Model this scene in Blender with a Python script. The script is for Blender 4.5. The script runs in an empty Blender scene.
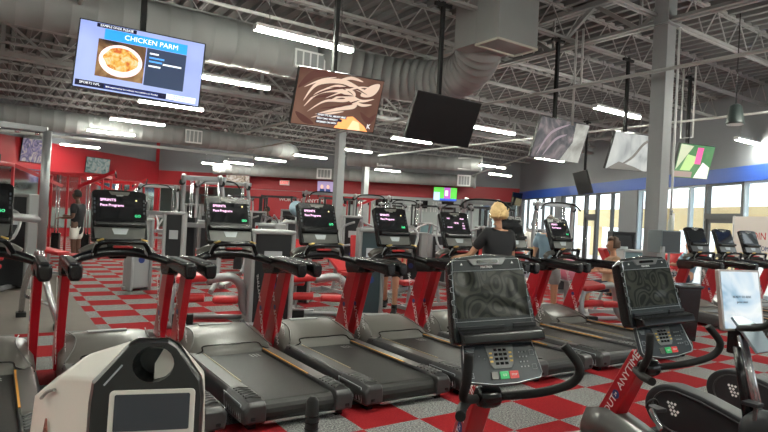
import bpy, bmesh, math, random
from mathutils import Vector, Matrix, Euler
random.seed(7)
COL = bpy.context.scene.collection
PI = math.pi
H = 1.57
YAW, PITCH, ROLL, FPX = .59356, .0042, .0516, 577.5
FW = Vector((math.sin(YAW)*math.cos(PITCH), math.cos(YAW)*math.cos(PITCH), math.sin(PITCH)))
R0 = Vector((math.cos(YAW), -math.sin(YAW), 0)); U0 = R0.cross(FW)
CR = math.cos(ROLL)*R0 + math.sin(ROLL)*U0
CU = -math.sin(ROLL)*R0 + math.cos(ROLL)*U0

def W(B, D, z=0.0):
    """room frame (B to the right, D away) to world"""
    s, c = math.sin(YAW), math.cos(YAW)
    return Vector((s*D + c*B, c*D - s*B, z))
def G(px, D, z=0.0):
    """ground spot seen at bearing px, at distance D"""
    return W((px-384)/FPX*D, D, z)

# ------------------------------------------------------------------ materials
MATS = {}
def mat(name, col, rough=.5, metal=0., bump=0., bscale=80., var=0., vscale=6., emit=None, es=1., spec=.5, coat=0., alpha=1.):
    if name in MATS: return MATS[name]
    m = bpy.data.materials.new(name); m.use_nodes = True
    nt = m.node_tree; b = nt.nodes['Principled BSDF']
    b.inputs['Base Color'].default_value = (*col, 1); b.inputs['Roughness'].default_value = rough
    b.inputs['Metallic'].default_value = metal; b.inputs['Specular IOR Level'].default_value = spec
    b.inputs['Coat Weight'].default_value = coat
    tc = nt.nodes.new('ShaderNodeTexCoord')
    if var > 0:
        n = nt.nodes.new('ShaderNodeTexNoise'); n.inputs['Scale'].default_value = vscale; n.inputs['Detail'].default_value = 4
        r = nt.nodes.new('ShaderNodeMix'); r.data_type = 'RGBA'
        r.inputs['A'].default_value = (*[c*(1-var) for c in col], 1); r.inputs['B'].default_value = (*[min(1, c*(1+var)) for c in col], 1)
        nt.links.new(tc.outputs['Object'], n.inputs['Vector']); nt.links.new(n.outputs['Fac'], r.inputs['Factor'])
        nt.links.new(r.outputs['Result'], b.inputs['Base Color'])
    if bump > 0:
        n = nt.nodes.new('ShaderNodeTexNoise'); n.inputs['Scale'].default_value = bscale
        bp = nt.nodes.new('ShaderNodeBump'); bp.inputs['Strength'].default_value = bump; bp.inputs['Distance'].default_value = .002
        nt.links.new(tc.outputs['Object'], n.inputs['Vector']); nt.links.new(n.outputs['Fac'], bp.inputs['Height']); nt.links.new(bp.outputs['Normal'], b.inputs['Normal'])
    if emit:
        b.inputs['Emission Color'].default_value = (*emit, 1); b.inputs['Emission Strength'].default_value = es
    MATS[name] = m
    return m

BLACK = mat('black_plastic', (.007, .007, .008), .24, var=.2, spec=.45)
BLACKM = mat('black_rubber', (.008, .008, .0085), .6, spec=.3, bump=.3, bscale=200)
CHAR = mat('charcoal_plastic', (.018, .019, .022), .42, spec=.35, var=.15)
HOODM = mat('grey_hood_plastic', (.115, .11, .10), .33, var=.1)
RAILM = mat('grey_side_rail', (.12, .12, .118), .35, metal=.3, var=.1)
RAILD = mat('dark_side_rail', (.03, .03, .033), .35)
BELT = mat('treadmill_belt', (.014, .014, .013), .5, bump=.4, bscale=400, var=.15)
RED = mat('red_paint', (.38, .006, .014), .3, coat=.4)
REDD = mat('red_vinyl', (.5, .02, .025), .45)
ORANGE = mat('orange_stripe', (.8, .36, .05), .4)
TAN = mat('tan_stripe', (.42, .35, .22), .4)
GOLD = mat('gold_contact', (.62, .42, .12), .3, metal=.7)
SILVER = mat('silver_paint', (.33, .335, .35), .35, metal=.5, var=.08)
STEEL = mat('brushed_steel', (.55, .55, .57), .25, metal=.9)
WHITE = mat('white_shell', (.80, .77, .71), .38, coat=.3)
WHITEP = mat('white_paint', (.78, .78, .78), .5)
SCREEN = mat('dark_glass_screen', (.012, .013, .015), .07, coat=.6)
LCD = mat('grey_lcd', (.045, .05, .062), .18)
PANEL = mat('console_panel', (.04, .048, .058), .36, spec=.35)
PANELS = mat('silver_console_panel', (.12, .12, .115), .3, metal=.4, var=.15)
GLOWP = mat('pink_text', (.9, .5, .8), .5, emit=(1, .62, .9), es=1.6)
GLOWG = mat('green_text', (.1, .8, .3), .5, emit=(.05, .85, .35), es=1.0)
KEYG = mat('green_key', (.04, .5, .16), .4)
KEYR = mat('red_key', (.75, .06, .06), .4)
INK = mat('white_ink', (.8, .8, .8), .5)
GREYINK = mat('pale_line', (.42, .45, .48), .4)
BLUEINK = mat('navy_ink', (.02, .04, .18), .4)
GALV = mat('galvanised_duct', (.27, .275, .275), .6, metal=.0, var=.1, vscale=2)
JOIST = mat('joist_paint', (.31, .31, .305), .6)
COLM = mat('column_paint', (.30, .31, .32), .6, var=.05)
PIPEM = mat('pipe_paint', (.42, .42, .41), .5)
GREYW = mat('grey_shroud', (.21, .215, .22), .5, var=.08)
LGREY = mat('light_grey_shroud', (.33, .34, .35), .5)
SKIN = mat('skin_tan', (.52, .27, .17), .55)
SKIN2 = mat('skin_dark', (.10, .05, .032), .55)
SHOE = mat('white_shoe', (.65, .65, .65), .6)
BWHITE = mat('bar_white', (.6, .6, .58), .4)

# ------------------------------------------------------------------ mesh helpers
def link(o, parent=None):
    COL.objects.link(o)
    if parent is not None: o.parent = parent
    return o
def obj(name, bm, m, parent=None, smooth=False, bevel=0, seg=2, loc=None, rot=None, subsurf=0):
    me = bpy.data.meshes.new(name)
    bmesh.ops.recalc_face_normals(bm, faces=bm.faces)
    bm.to_mesh(me); bm.free()
    for mm in (m if isinstance(m, (list, tuple)) else [m]): me.materials.append(mm)
    if smooth:
        for p in me.polygons: p.use_smooth = True
    o = bpy.data.objects.new(name, me); link(o, parent)
    if loc is not None: o.location = loc
    if rot is not None: o.rotation_euler = rot
    if bevel:
        b = o.modifiers.new('bevel', 'BEVEL'); b.width = bevel; b.segments = seg; b.limit_method = 'ANGLE'; b.angle_limit = .6
        for p in me.polygons: p.use_smooth = True
        n = o.modifiers.new('wn', 'WEIGHTED_NORMAL')
    if subsurf:
        s = o.modifiers.new('sub', 'SUBSURF'); s.levels = subsurf; s.render_levels = subsurf
    return o
def nb(): return bmesh.new()
def box(bm, c, s, rot=None, mi=0):
    M = Matrix.Translation(Vector(c))
    if rot is not None: M = M @ (rot.to_matrix().to_4x4() if isinstance(rot, Euler) else rot)
    M = M @ Matrix.Diagonal((s[0], s[1], s[2], 1))
    r = bmesh.ops.create_cube(bm, size=1, matrix=M)
    if mi:
        for v in r['verts']:
            for f in v.link_faces: f.material_index = mi
    return r['verts']
def bar(bm, a, b, w, h=None, up=Vector((0, 0, 1)), mi=0):
    """rectangular bar between two points"""
    a = Vector(a); b = Vector(b); d = b-a; L = d.length
    if L < 1e-6: return
    h = h or w; z = d.normalized(); up = Vector(up)
    if abs(z.dot(up)) > .98: up = Vector((0, 1, 0))
    x = up.cross(z).normalized(); y = z.cross(x)
    M = Matrix((x, y, z)).transposed().to_4x4(); M.translation = (a+b)/2
    r = bmesh.ops.create_cube(bm, size=1, matrix=M @ Matrix.Diagonal((w, h, L, 1)))
    if mi:
        for v in r['verts']:
            for f in v.link_faces: f.material_index = mi
def tube(bm, pts, r, n=10, cap=True, mi=0):
    pts = [Vector(p) for p in pts]; rs = r if isinstance(r, (list, tuple)) else [r]*len(pts)
    rings = []; prev = None
    for i, p in enumerate(pts):
        t = (pts[min(i+1, len(pts)-1)]-pts[max(i-1, 0)]).normalized()
        if prev is None:
            ref = Vector((0, 0, 1)) if abs(t.z) < .9 else Vector((0, 1, 0))
            x = ref.cross(t).normalized()
        else:
            x = (prev - t*prev.dot(t)).normalized()
        prev = x; y = t.cross(x)
        rings.append([bm.verts.new(p+(x*math.cos(2*PI*k/n)+y*math.sin(2*PI*k/n))*rs[i]) for k in range(n)])
    for a, b in zip(rings, rings[1:]):
        for k in range(n):
            f = bm.faces.new((a[k], a[(k+1) % n], b[(k+1) % n], b[k])); f.smooth = True; f.material_index = mi
    if cap:
        for q in (rings[0][::-1], rings[-1]): bm.faces.new(q).material_index = mi
def spline(pts, n=6):
    pts = [Vector(p) for p in pts]; out = []
    P = [pts[0]]+pts+[pts[-1]]
    for i in range(1, len(P)-2):
        for k in range(n):
            t = k/n; p0, p1, p2, p3 = P[i-1], P[i], P[i+1], P[i+2]
            out.append(.5*((2*p1)+(-p0+p2)*t+(2*p0-5*p1+4*p2-p3)*t*t+(-p0+3*p1-3*p2+p3)*t*t*t))
    out.append(pts[-1]); return out
def prism(bm, poly, h, M=None, mi=0):
    """extrude 2-D polygon (x,z) along +y by h, in frame M"""
    M = M or Matrix()
    a = [bm.verts.new(M @ Vector((x, 0, z))) for x, z in poly]
    b = [bm.verts.new(M @ Vector((x, h, z))) for x, z in poly]
    n = len(poly); fs = [bm.faces.new(a), bm.faces.new(b[::-1])]
    for k in range(n): fs.append(bm.faces.new((a[k], b[k], b[(k+1) % n], a[(k+1) % n])))
    for f in fs: f.material_index = mi
def loft(bm, loops, cap=True, mi=0, smooth=False):
    R = [[bm.verts.new(Vector(p)) for p in L] for L in loops]; n = len(R[0])
    for a, b in zip(R, R[1:]):
        for k in range(n):
            f = bm.faces.new((a[k], a[(k+1) % n], b[(k+1) % n], b[k])); f.material_index = mi; f.smooth = smooth
    if cap: bm.faces.new(R[0][::-1]).material_index = mi; bm.faces.new(R[-1]).material_index = mi
def lathe(bm, prof, c=(0, 0, 0), n=24, axis='z', mi=0):
    rings = []
    for r, z in prof:
        ring = []
        for k in range(n):
            a = 2*PI*k/n; x, y = r*math.cos(a), r*math.sin(a)
            v = {'z': (x, y, z), 'x': (z, x, y), 'y': (x, z, y)}[axis]
            ring.append(bm.verts.new(Vector(c)+Vector(v)))
        rings.append(ring)
    for a, b in zip(rings, rings[1:]):
        for k in range(n):
            f = bm.faces.new((a[k], a[(k+1) % n], b[(k+1) % n], b[k])); f.smooth = True; f.material_index = mi
    bm.faces.new(rings[0][::-1]).material_index = mi; bm.faces.new(rings[-1]).material_index = mi
def rrect(w, h, r, n=4, cx=0, cz=0):
    out = []
    for sx, sz, a0 in ((1, 1, 0), (-1, 1, 90), (-1, -1, 180), (1, -1, 270)):
        for k in range(n+1):
            a = math.radians(a0+90*k/n)
            out.append((cx+sx*(w/2-r)+r*math.cos(a), cz+sz*(h/2-r)+r*math.sin(a)))
    return out
def pieces(name, segs, m, parent, bevel=0):
    for a, b, w_, h_ in segs:
        bm = nb(); bar(bm, a, b, w_, h_); obj(name, bm, m, parent, bevel=bevel)
def text(s, size, m, parent, M, name='lettering', ext=.0008, align='CENTER'):
    cu = bpy.data.curves.new(name, 'FONT'); cu.body = s; cu.size = size; cu.extrude = ext; cu.align_x = align; cu.align_y = 'CENTER'
    cu.resolution_u = 3
    t = bpy.data.objects.new(name, cu); COL.objects.link(t)
    dg = bpy.context.evaluated_depsgraph_get(); me = bpy.data.meshes.new_from_object(t.evaluated_get(dg))
    bpy.data.objects.remove(t); bpy.data.curves.remove(cu)
    me.transform(M @ Matrix.Rotation(PI/2, 4, 'X')); me.materials.clear(); me.materials.append(m)
    return link(bpy.data.objects.new(name, me), parent)
def T(x, y, z): return Matrix.Translation((x, y, z))
def RX(d): return Matrix.Rotation(math.radians(d), 4, 'X')
def RY(d): return Matrix.Rotation(math.radians(d), 4, 'Y')
def RZ(d): return Matrix.Rotation(math.radians(d), 4, 'Z')

def thing(name, label, cat, loc=(0, 0, 0), rz=0, group=None):
    o = bpy.data.objects.new(name, None); COL.objects.link(o); o.empty_display_size = .1
    o.location = loc; o.rotation_euler = (0, 0, rz)
    return tag(o, label, cat, group)
def tag(o, label, cat, group=None, kind=None):
    o['label'] = label; o['category'] = cat
    if group: o['group'] = group
    if kind: o['kind'] = kind
    return o
def struct(o, label=None):
    o['kind'] = 'structure'
    if label: o['label'] = label
    return o
def dup(root, loc, rz, label, group=None):
    def cp(o, par):
        c = o.copy(); COL.objects.link(c); c.parent = par
        for ch in list(o.children): cp(ch, c)
        return c
    r = cp(root, None); r.location = loc; r.rotation_euler = (0, 0, rz); r['label'] = label
    if group: r['group'] = group
    return r

# ------------------------------------------------------------------ camera
sc = bpy.context.scene
cam = bpy.data.cameras.new('camera'); co = bpy.data.objects.new('camera', cam); COL.objects.link(co)
cam.sensor_width = 36; cam.lens = FPX/768*36; cam.clip_start = .05; cam.clip_end = 500
M = Matrix((CR, CU, -FW)).transposed().to_4x4(); M.translation = (0, 0, H); co.matrix_world = M
sc.camera = co
sc.view_settings.view_transform = 'Standard'; sc.view_settings.look = 'None'; sc.view_settings.gamma = 1
sc.view_settings.exposure = 0.15

# ------------------------------------------------------------------ world
w = bpy.data.worlds.new('sky'); sc.world = w; w.use_nodes = True
nt = w.node_tree; bg = nt.nodes['Background']
sky = nt.nodes.new('ShaderNodeTexSky'); sky.sky_type = 'HOSEK_WILKIE'; sky.turbidity = 6; sky.sun_direction = (.3, -.5, .8)
mx = nt.nodes.new('ShaderNodeMix'); mx.data_type = 'RGBA'; mx.inputs['Factor'].default_value = .75
mx.inputs['B'].default_value = (.92, .96, 1, 1)
nt.links.new(sky.outputs['Color'], mx.inputs['A']); nt.links.new(mx.outputs['Result'], bg.inputs['Color'])
bg.inputs['Strength'].default_value = 3.2

# ------------------------------------------------------------------ floor
TILE = .52
def floor_material():
    m = bpy.data.materials.new('checkered_carpet'); m.use_nodes = True; nt = m.node_tree; b = nt.nodes['Principled BSDF']
    b.inputs['Roughness'].default_value = .95; b.inputs['Specular IOR Level'].default_value = .1
    g = nt.nodes.new('ShaderNodeNewGeometry'); mp = nt.nodes.new('ShaderNodeMapping'); mp.vector_type = 'TEXTURE'
    mp.inputs['Location'].default_value = (3.38, 3.07, -.26)
    mp.inputs['Scale'].default_value = (TILE, TILE, TILE)
    ck = nt.nodes.new('ShaderNodeTexChecker'); ck.inputs['Scale'].default_value = 1
    n1 = nt.nodes.new('ShaderNodeTexNoise'); n1.inputs['Scale'].default_value = 75; n1.inputs['Detail'].default_value = 6; n1.inputs['Roughness'].default_value = .8
    n2 = nt.nodes.new('ShaderNodeTexNoise'); n2.inputs['Scale'].default_value = 1.3
    rg = nt.nodes.new('ShaderNodeValToRGB'); e = rg.color_ramp.elements
    e[0].position = .42; e[0].color = (.05, .05, .055, 1); e[1].position = .60; e[1].color = (.40, .40, .39, 1)
    rr = nt.nodes.new('ShaderNodeValToRGB'); e = rr.color_ramp.elements
    e[0].position = .35; e[0].color = (.20, .008, .012, 1); e[1].position = .65; e[1].color = (.34, .020, .024, 1)
    mx = nt.nodes.new('ShaderNodeMix'); mx.data_type = 'RGBA'
    L = nt.links.new
    L(g.outputs['Position'], mp.inputs['Vector']); L(mp.outputs['Vector'], ck.inputs['Vector'])
    L(g.outputs['Position'], n1.inputs['Vector']); L(n1.outputs['Fac'], rg.inputs['Fac']); L(n1.outputs['Fac'], rr.inputs['Fac'])
    L(ck.outputs['Fac'], mx.inputs['Factor']); L(rg.outputs['Color'], mx.inputs['A']); L(rr.outputs['Color'], mx.inputs['B'])
    L(mx.outputs['Result'], b.inputs['Base Color'])
    bp = nt.nodes.new('ShaderNodeBump'); bp.inputs['Strength'].default_value = .5; bp.inputs['Distance'].default_value = .004
    L(n1.outputs['Fac'], bp.inputs['Height']); L(bp.outputs['Normal'], b.inputs['Normal'])
    return m
BW, DB = 7.66, 33.0      # back right corner in the room frame
SR = (9.70-7.66)/(14.6-33.0)
def RWB(D): return BW + (D-33.0)*SR      # right wall
def LWB(D): return -12.97 + (D-33.0)*.2068   # left wall
corners = [W(LWB(-3), -3), W(RWB(-3), -3), W(BW, DB), W(-12.97, DB)]
bm = nb()
prism_pts = [(p.x, p.y) for p in corners]
vs = [bm.verts.new((x, y, 0)) for x, y in prism_pts]; bm.faces.new(vs)
r = bmesh.ops.extrude_face_region(bm, geom=bm.faces[:]); bmesh.ops.translate(bm, vec=(0, 0, -.2), verts=[v for v in r['geom'] if isinstance(v, bmesh.types.BMVert)])
struct(obj('floor', bm, floor_material()), 'red and grey checkered carpet tile floor')
# rubber area to the left: x < 1.15, y > 7.92
rub = mat('rubber_floor', (.13, .11, .095), .75, bump=.4, bscale=300, var=.12, vscale=3)
bm = nb()
# polygon inside the left wall
lw0 = W(LWB(2), 2); lw1 = W(-12.97, DB); t1 = (7.92-lw0.y)/(lw1.y-lw0.y); e0 = lw0.lerp(lw1, t1)
bk = W(BW, DB); t2 = (1.15-lw1.x)/(bk.x-lw1.x)
pp = [(1.15, 7.92), (1.15, 27), lw1.lerp(bk, 0), (e0.x, 7.92)]
pp = [(1.15, 7.92), (1.15, lw1.y + (1.15-lw1.x)*.0 - .2), (lw1.x+.1, lw1.y-.1), (e0.x+.1, 7.92)]
vs = [bm.verts.new((p[0], p[1], .004)) for p in pp]; bm.faces.new(vs)
struct(obj('floor_rubber', bm, rub), 'plain grey-brown rubber floor beside the checkered carpet').name = 'floor_2'

# ------------------------------------------------------------------ ceiling with joists
def clip_room(bm, over=.35):
    a, b = W(BW+over, DB), W(RWB(-3)+over, -3); d = (b-a).normalized(); n = Vector((-d.y, d.x, 0))
    c0, c1 = W(LWB(-3)-.2, -3), W(-12.97-.2, DB); e = (c1-c0).normalized(); m = Vector((-e.y, e.x, 0))
    for p, q in ((a, n), (c0, m), (W(0, DB+.3), W(0, 1)), (W(0, -3.3), W(0, -1))):
        bmesh.ops.bisect_plane(bm, geom=bm.verts[:]+bm.edges[:]+bm.faces[:], plane_co=p, plane_no=q, clear_outer=True)
def deck_material():
    m = bpy.data.materials.new('ribbed_deck'); m.use_nodes = True; nt = m.node_tree; b = nt.nodes['Principled BSDF']
    b.inputs['Base Color'].default_value = (.15, .15, .15, 1); b.inputs['Roughness'].default_value = .6
    return m
ZD = 5.6
bm = nb()
# trapezoid ribs running along y
X0, X1, Y0, Y1 = -18., 27., -12., 36.
prof = []
x = X0
while x < X1:
    prof += [(x, ZD), (x+.13, ZD), (x+.15, ZD-.09), (x+.24, ZD-.09), (x+.26, ZD)]
    x += .30
va = [bm.verts.new((px, Y0, pz)) for px, pz in prof]; vb = [bm.verts.new((px, Y1, pz)) for px, pz in prof]
for k in range(len(prof)-1): bm.faces.new((va[k], va[k+1], vb[k+1], vb[k]))
box(bm, ((X0+X1)/2, (Y0+Y1)/2, ZD+.1), (X1-X0, Y1-Y0, .1))
clip_room(bm)
ceil = obj('ceiling', bm, deck_material()); struct(ceil, 'grey ribbed metal roof deck')
def joist(y, x0, x1, zt=5.53, zb=4.98, name='joist'):
    bm = nb()
    for dy in (-.035, .035):
        bar(bm, (x0, y+dy, zt), (x1, y+dy, zt), .05, .05)
        bar(bm, (x0, y+dy, zb), (x1, y+dy, zb), .05, .045)
    n = int((x1-x0)/.8); dx = (x1-x0)/n
    for k in range(n):
        bar(bm, (x0+k*dx, y, zb), (x0+(k+.5)*dx, y, zt), .018); bar(bm, (x0+(k+.5)*dx, y, zt), (x0+(k+1)*dx, y, zb), .018)
    clip_room(bm, -.02)
    return obj(name, bm, JOIST, ceil)
for k in range(21):
    y = -3.0+1.65*k
    # clip to the room
    joist(y, -18, 26)
def girder(x, y0, y1, zt=5.5, zb=4.86):
    bm = nb()
    for dx in (-.06, .06):
        bar(bm, (x+dx, y0, zb), (x+dx, y1, zb), .09, .012); bar(bm, (x+dx*.3, y0, zb+.03), (x+dx*.3, y1, zb+.03), .012, .09)
        bar(bm, (x+dx, y0, zt), (x+dx, y1, zt), .09, .09)
    n = int((y1-y0)/1.72)
    for k in range(n):
        a = y0+k*(y1-y0)/n; c = y0+(k+1)*(y1-y0)/n; mm = (a+c)/2
        bar(bm, (x, a, zt), (x, mm, zb), .07); bar(bm, (x, mm, zb), (x, c, zt), .07); bar(bm, (x, mm, zb), (x, mm, zt), .04)
    clip_room(bm, -.02)
    return obj('girder', bm, JOIST, ceil)
girder(8.6, -6, 26)
girder(-1.6, 6, 26)
girder(18.2, 0, 16)
# truss girder crossing between the columns
bm = nb()
bar(bm, (-6, 15.3, 4.75), (22, 15.3, 4.75), .2, .1); bar(bm, (-6, 15.3, 5.5), (22, 15.3, 5.5), .2, .1)
for k in range(14):
    xx = -6+2*k
    bar(bm, (xx, 15.3, 4.75), (xx, 15.3, 5.5), .08); bar(bm, (xx, 15.3, 5.5), (xx+1, 15.3, 4.75), .06); bar(bm, (xx+1, 15.3, 4.75), (xx+2, 15.3, 5.5), .06)
clip_room(bm, -.02); obj('girder', bm, JOIST, ceil)

# columns
def column(i, x, y, s, lab, z1=5.5):
    bm = nb(); box(bm, (x, y, z1/2), (s, s, z1)); box(bm, (x, y, .01), (s+.16, s+.16, .02)); box(bm, (x, y, 4.8), (s+.1, s+.1, .02))
    struct(obj('trim_%d' % i, bm, COLM, bevel=.012), lab)
column(1, 8.58, 5.12, .24, 'grey square steel column between the treadmill groups')
column(2, 8.6, 15.3, .24, 'grey steel column behind the third treadmill')
column(3, 15.6, 25.0, .28, 'thin far grey column before the back wall')
# white conduit on the near column
bm = nb(); tube(bm, [(8.76, 4.98, .5), (8.76, 4.98, 4.8)], .018, 8); box(bm, (8.76, 4.96, 1.82), (.07, .05, .12))
tag(obj('conduit', bm, WHITEP), 'white vertical conduit with small box on the near grey column', 'conduit')

# ------------------------------------------------------------------ walls
REDW = mat('red_wall_paint', (.33, .010, .018), .5, var=.04, vscale=1)
BLUEW = mat('blue_wall_paint', (.02, .085, .42), .5)
GRAYWALL = mat('grey_wall_paint', (.19, .20, .22), .6, var=.04, vscale=1)
PALEW = mat('pale_grey_wall', (.40, .45, .45), .6, var=.03, vscale=1)
MIRROR = mat('mirror_glass', (.62, .68, .66), .06, metal=1)
def wseg(bm, a, b, z0, z1, th=.15, off=0., mi=0):
    a = Vector((a.x, a.y, 0)); b = Vector((b.x, b.y, 0)); d = (b-a).normalized(); n = Vector((-d.y, d.x, 0))
    m = (a+b)/2 + n*(th/2+off)
    ang = math.atan2(d.y, d.x)
    box(bm, (m.x, m.y, (z0+z1)/2), ((b-a).length, th, z1-z0), Euler((0, 0, ang)), mi)
# back wall, left to right; outward normal must be away from the room: go right->left
pL, pR = W(-12.97, DB), W(BW, DB)
bm = nb(); wseg(bm, pL, pR, 0, ZD, .2); wb = obj('wall_back', bm, PALEW); struct(wb, 'pale back wall with red band')
bm = nb(); wseg(bm, pL, pR, 2.87, 3.66, .04, -.05); obj('red_band', bm, REDW, wb)
bm = nb(); wseg(bm, pL, pR, 3.66, ZD, .04, -.05); obj('upper_wall', bm, GRAYWALL, wb)
def bx_(px0, px1, D=DB): return W((px0-384)/FPX*D, D), W((px1-384)/FPX*D, D)
a, b = bx_(160, 240); bm = nb(); wseg(bm, a, b, .3, 2.85, .02, -.03); obj('mirror', bm, MIRROR, wb)
a, b = bx_(243, 334); bm = nb(); wseg(bm, a, b, 1.2, 2.85, .02, -.03); obj('red_panel', bm, REDW, wb)
a, b = bx_(480, 516); bm = nb(); wseg(bm, a, b, .3, 2.85, .02, -.03); obj('mirror', bm, MIRROR, wb)
def wall_text(s, px, D, z, size, parent):
    p = W((px-384)/FPX*D, D, z)
    text(s, size, WHITEP, parent, T(*p) @ Matrix.Rotation(-YAW, 4, 'Z'), ext=.01)
wall_text('WORKOUT ANYTIME', 302, DB-.07, 2.35, .28, wb)
wall_text('WORKOUT ANYTIME', 408, DB-.07, 2.2, .42, wb)
wall_text('24/7', 436, DB-.07, 2.55, .3, wb)
# left wall
pa, pb = W(LWB(-3), -3), W(-12.97, DB)
bm = nb(); wseg(bm, pa, pb, 0, ZD, .2); wl = obj('wall_left', bm, REDW); struct(wl, 'red left wall with mirrors below')
qa = W(LWB(9), 9); qb = W(LWB(32.6), 32.6)
bm = nb(); wseg(bm, qa, qb, .4, 2.87, .02, -.03); obj('mirror', bm, MIRROR, wl)
bm = nb(); wseg(bm, qa, qb, 4.1, ZD, .02, -.03); obj('upper_wall', bm, GRAYWALL, wl)
# right wall with openings (list of D positions)
def DR(px):
    s = (px-384)/FPX
    return (BW-33*SR)/(s-SR)
pier = []
ZH = 3.06
def rw(D, z=0): return W(RWB(D), D, z)
bm = nb(); wseg(bm, rw(DB), rw(-3), ZH, ZD, .25)
def pierseg(px0, px1): wseg(bm, rw(DR(px0)), rw(DR(px1)), 0, ZH, .25)
wseg(bm, rw(DB), rw(DR(520)), 0, ZH, .25)
pierseg(554, 560); pierseg(618.5, 636)
wseg(bm, rw(7.2), rw(6.4), 0, ZH, .25)
wseg(bm, rw(-2), rw(-3), 0, ZH, .25)
wr = obj('wall_right', bm, GRAYWALL); struct(wr, 'grey right wall over the shop windows')
bm = nb(); wseg(bm, rw(DB), rw(-3), ZH, 3.47, .02, -.03); obj('blue_band', bm, BLUEW, wr)
# front wall behind camera
bm = nb(); wseg(bm, W(RWB(-3), -3), W(LWB(-3), -3), 0, ZD, .2); struct(obj('wall_front', bm, PALEW), 'pale wall behind the camera')
# windows
glass = bpy.data.materials.new('window_glass'); glass.use_nodes = True
gn = glass.node_tree; gn.nodes.clear(); go = gn.nodes.new('ShaderNodeOutputMaterial'); gt = gn.nodes.new('ShaderNodeBsdfTransparent'); gg = gn.nodes.new('ShaderNodeBsdfGlossy'); gm = gn.nodes.new('ShaderNodeMixShader')
gt.inputs['Color'].default_value = (.93, .96, .96, 1); gg.inputs['Roughness'].default_value = .03; gm.inputs['Fac'].default_value = .06
gn.links.new(gt.outputs[0], gm.inputs[1]); gn.links.new(gg.outputs[0], gm.inputs[2]); gn.links.new(gm.outputs[0], go.inputs[0])
FRAME = mat('bronze_frame', (.10, .105, .11), .5, metal=.3)
FRAMEL = mat('pale_window_frame', (.45, .55, .62), .4)
wn = 0
def window(D0, D1, fm=FRAME):
    """D0 far, D1 near"""
    global wn; wn += 1
    bm = nb(); a, b = rw(D0), rw(D1); L = (b-a).length; mw = .055
    d = (b-a).normalized()
    for p in (a + d*mw/2, b-d*mw/2): wseg(bm, p-d*mw/2, p+d*mw/2, 0, ZH, .12, .04)
    wseg(bm, a, b, ZH-.06, ZH, .12, .04); wseg(bm, a, b, 0, .12, .12, .04)
    f = struct(obj('window_%d' % wn, bm, fm))
    f['label'] = 'tall storefront window with dark frame'
    bm = nb(); wseg(bm, a+d*mw, b-d*mw, .12, ZH-.06, .01, .09); obj('pane', bm, glass, f)
def door(i, D0, D1):
    bm = nb(); a, b = rw(D0), rw(D1); d = (b-a).normalized(); mw = .09
    for p in (a + d*mw/2, b-d*mw/2): wseg(bm, p-d*mw/2, p+d*mw/2, 0, ZH, .14, .03)
    wseg(bm, a, b, ZH-.06, ZH, .14, .03); wseg(bm, a, b, 2.05, 2.2, .16, .02)
    f = struct(obj('door_%d' % i, bm, FRAME), 'glass door with dark frame and transom')
    bm = nb(); wseg(bm, a+d*mw, b-d*mw, 2.2, ZH-.06, .01, .09); obj('transom_pane', bm, glass, f)
    bm = nb(); wseg(bm, a+d*mw, b-d*mw, 0, 2.05, .01, .09); obj('pane', bm, glass, f)
    bm = nb(); wseg(bm, a+d*mw, a+d*(mw+.1), 0, 2.05, .05, .06); wseg(bm, b-d*(mw+.1), b-d*mw, 0, 2.05, .05, .06); wseg(bm, a+d*mw, b-d*mw, 0, .25, .05, .06); wseg(bm, a+d*mw, b-d*mw, 1.93, 2.05, .05, .06)
    obj('leaf_frame', bm, FRAME, f)
    bm = nb(); p = a+d*.35; n = Vector((-d.y, d.x, 0)); tube(bm, [p+Vector((0, 0, .95))+n*-.02, p+d*.5*0+Vector((0, 0, 1.3))-n*.02], .015, 8); obj('handle', bm, STEEL, f)
for p0, p1 in ((520.5, 526), (526, 535), (535, 541), (541, 549), (549, 554)): window(DR(p0), DR(p1))
for p0, p1 in ((560, 571), (571, 583)): window(DR(p0), DR(p1))
door(1, DR(583.5), DR(595))
for p0, p1 in ((595, 609.5), (609.5, 618.5)): window(DR(p0), DR(p1))
window(DR(636), DR(657), FRAMEL); window(DR(657), DR(687), FRAMEL); window(DR(687), DR(703), FRAMEL)
door(2, DR(703), DR(741))
window(DR(741), 11.6, FRAMEL); window(11.6, 9.2, FRAMEL); window(9.2, 7.2, FRAMEL); window(6.4, 4.2); window(4.2, 1.6); window(1.6, -2)

# ------------------------------------------------------------------ outside
PAVE = mat('concrete_pavement', (.62, .60, .56), .9, var=.08, vscale=2)
STUCCO = mat('beige_stucco', (.80, .63, .35), .9, var=.05, vscale=2)
nrm = (W(1, 0)-W(0, 0))
bm = nb()
vs = [bm.verts.new(p) for p in (W(6, -12, -.12), W(60, -12, -.12), W(60, 70, -.12), W(6, 70, -.12))]; bm.faces.new(vs)
r = bmesh.ops.extrude_face_region(bm, geom=bm.faces[:]); bmesh.ops.translate(bm, vec=(0, 0, -.2), verts=[v for v in r['geom'] if isinstance(v, bmesh.types.BMVert)])
struct(obj('floor_3', bm, PAVE), 'pale concrete paving outside')
bm = nb()   # arcade fascia and pillars
def arc(D, o, z=0): return W(RWB(D)+o, D, z)
wseg(bm, arc(40, 6.5), arc(15.5, 6.5), 1.75, 2.85, .4)
wseg(bm, arc(12.2, 6.5), arc(4, 6.5), 1.2, 4.1, .4)
for D in (38, 34, 30, 26, 22.5, 19.3, 16.3, 12.2, 8): wseg(bm, arc(D, 6.5), arc(D-.75, 6.5), -.1, 2.85, .45)
tag(obj('arcade', bm, STUCCO), 'beige stucco arcade wall with square pillars outside the windows', 'arcade')
bm = nb()
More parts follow.
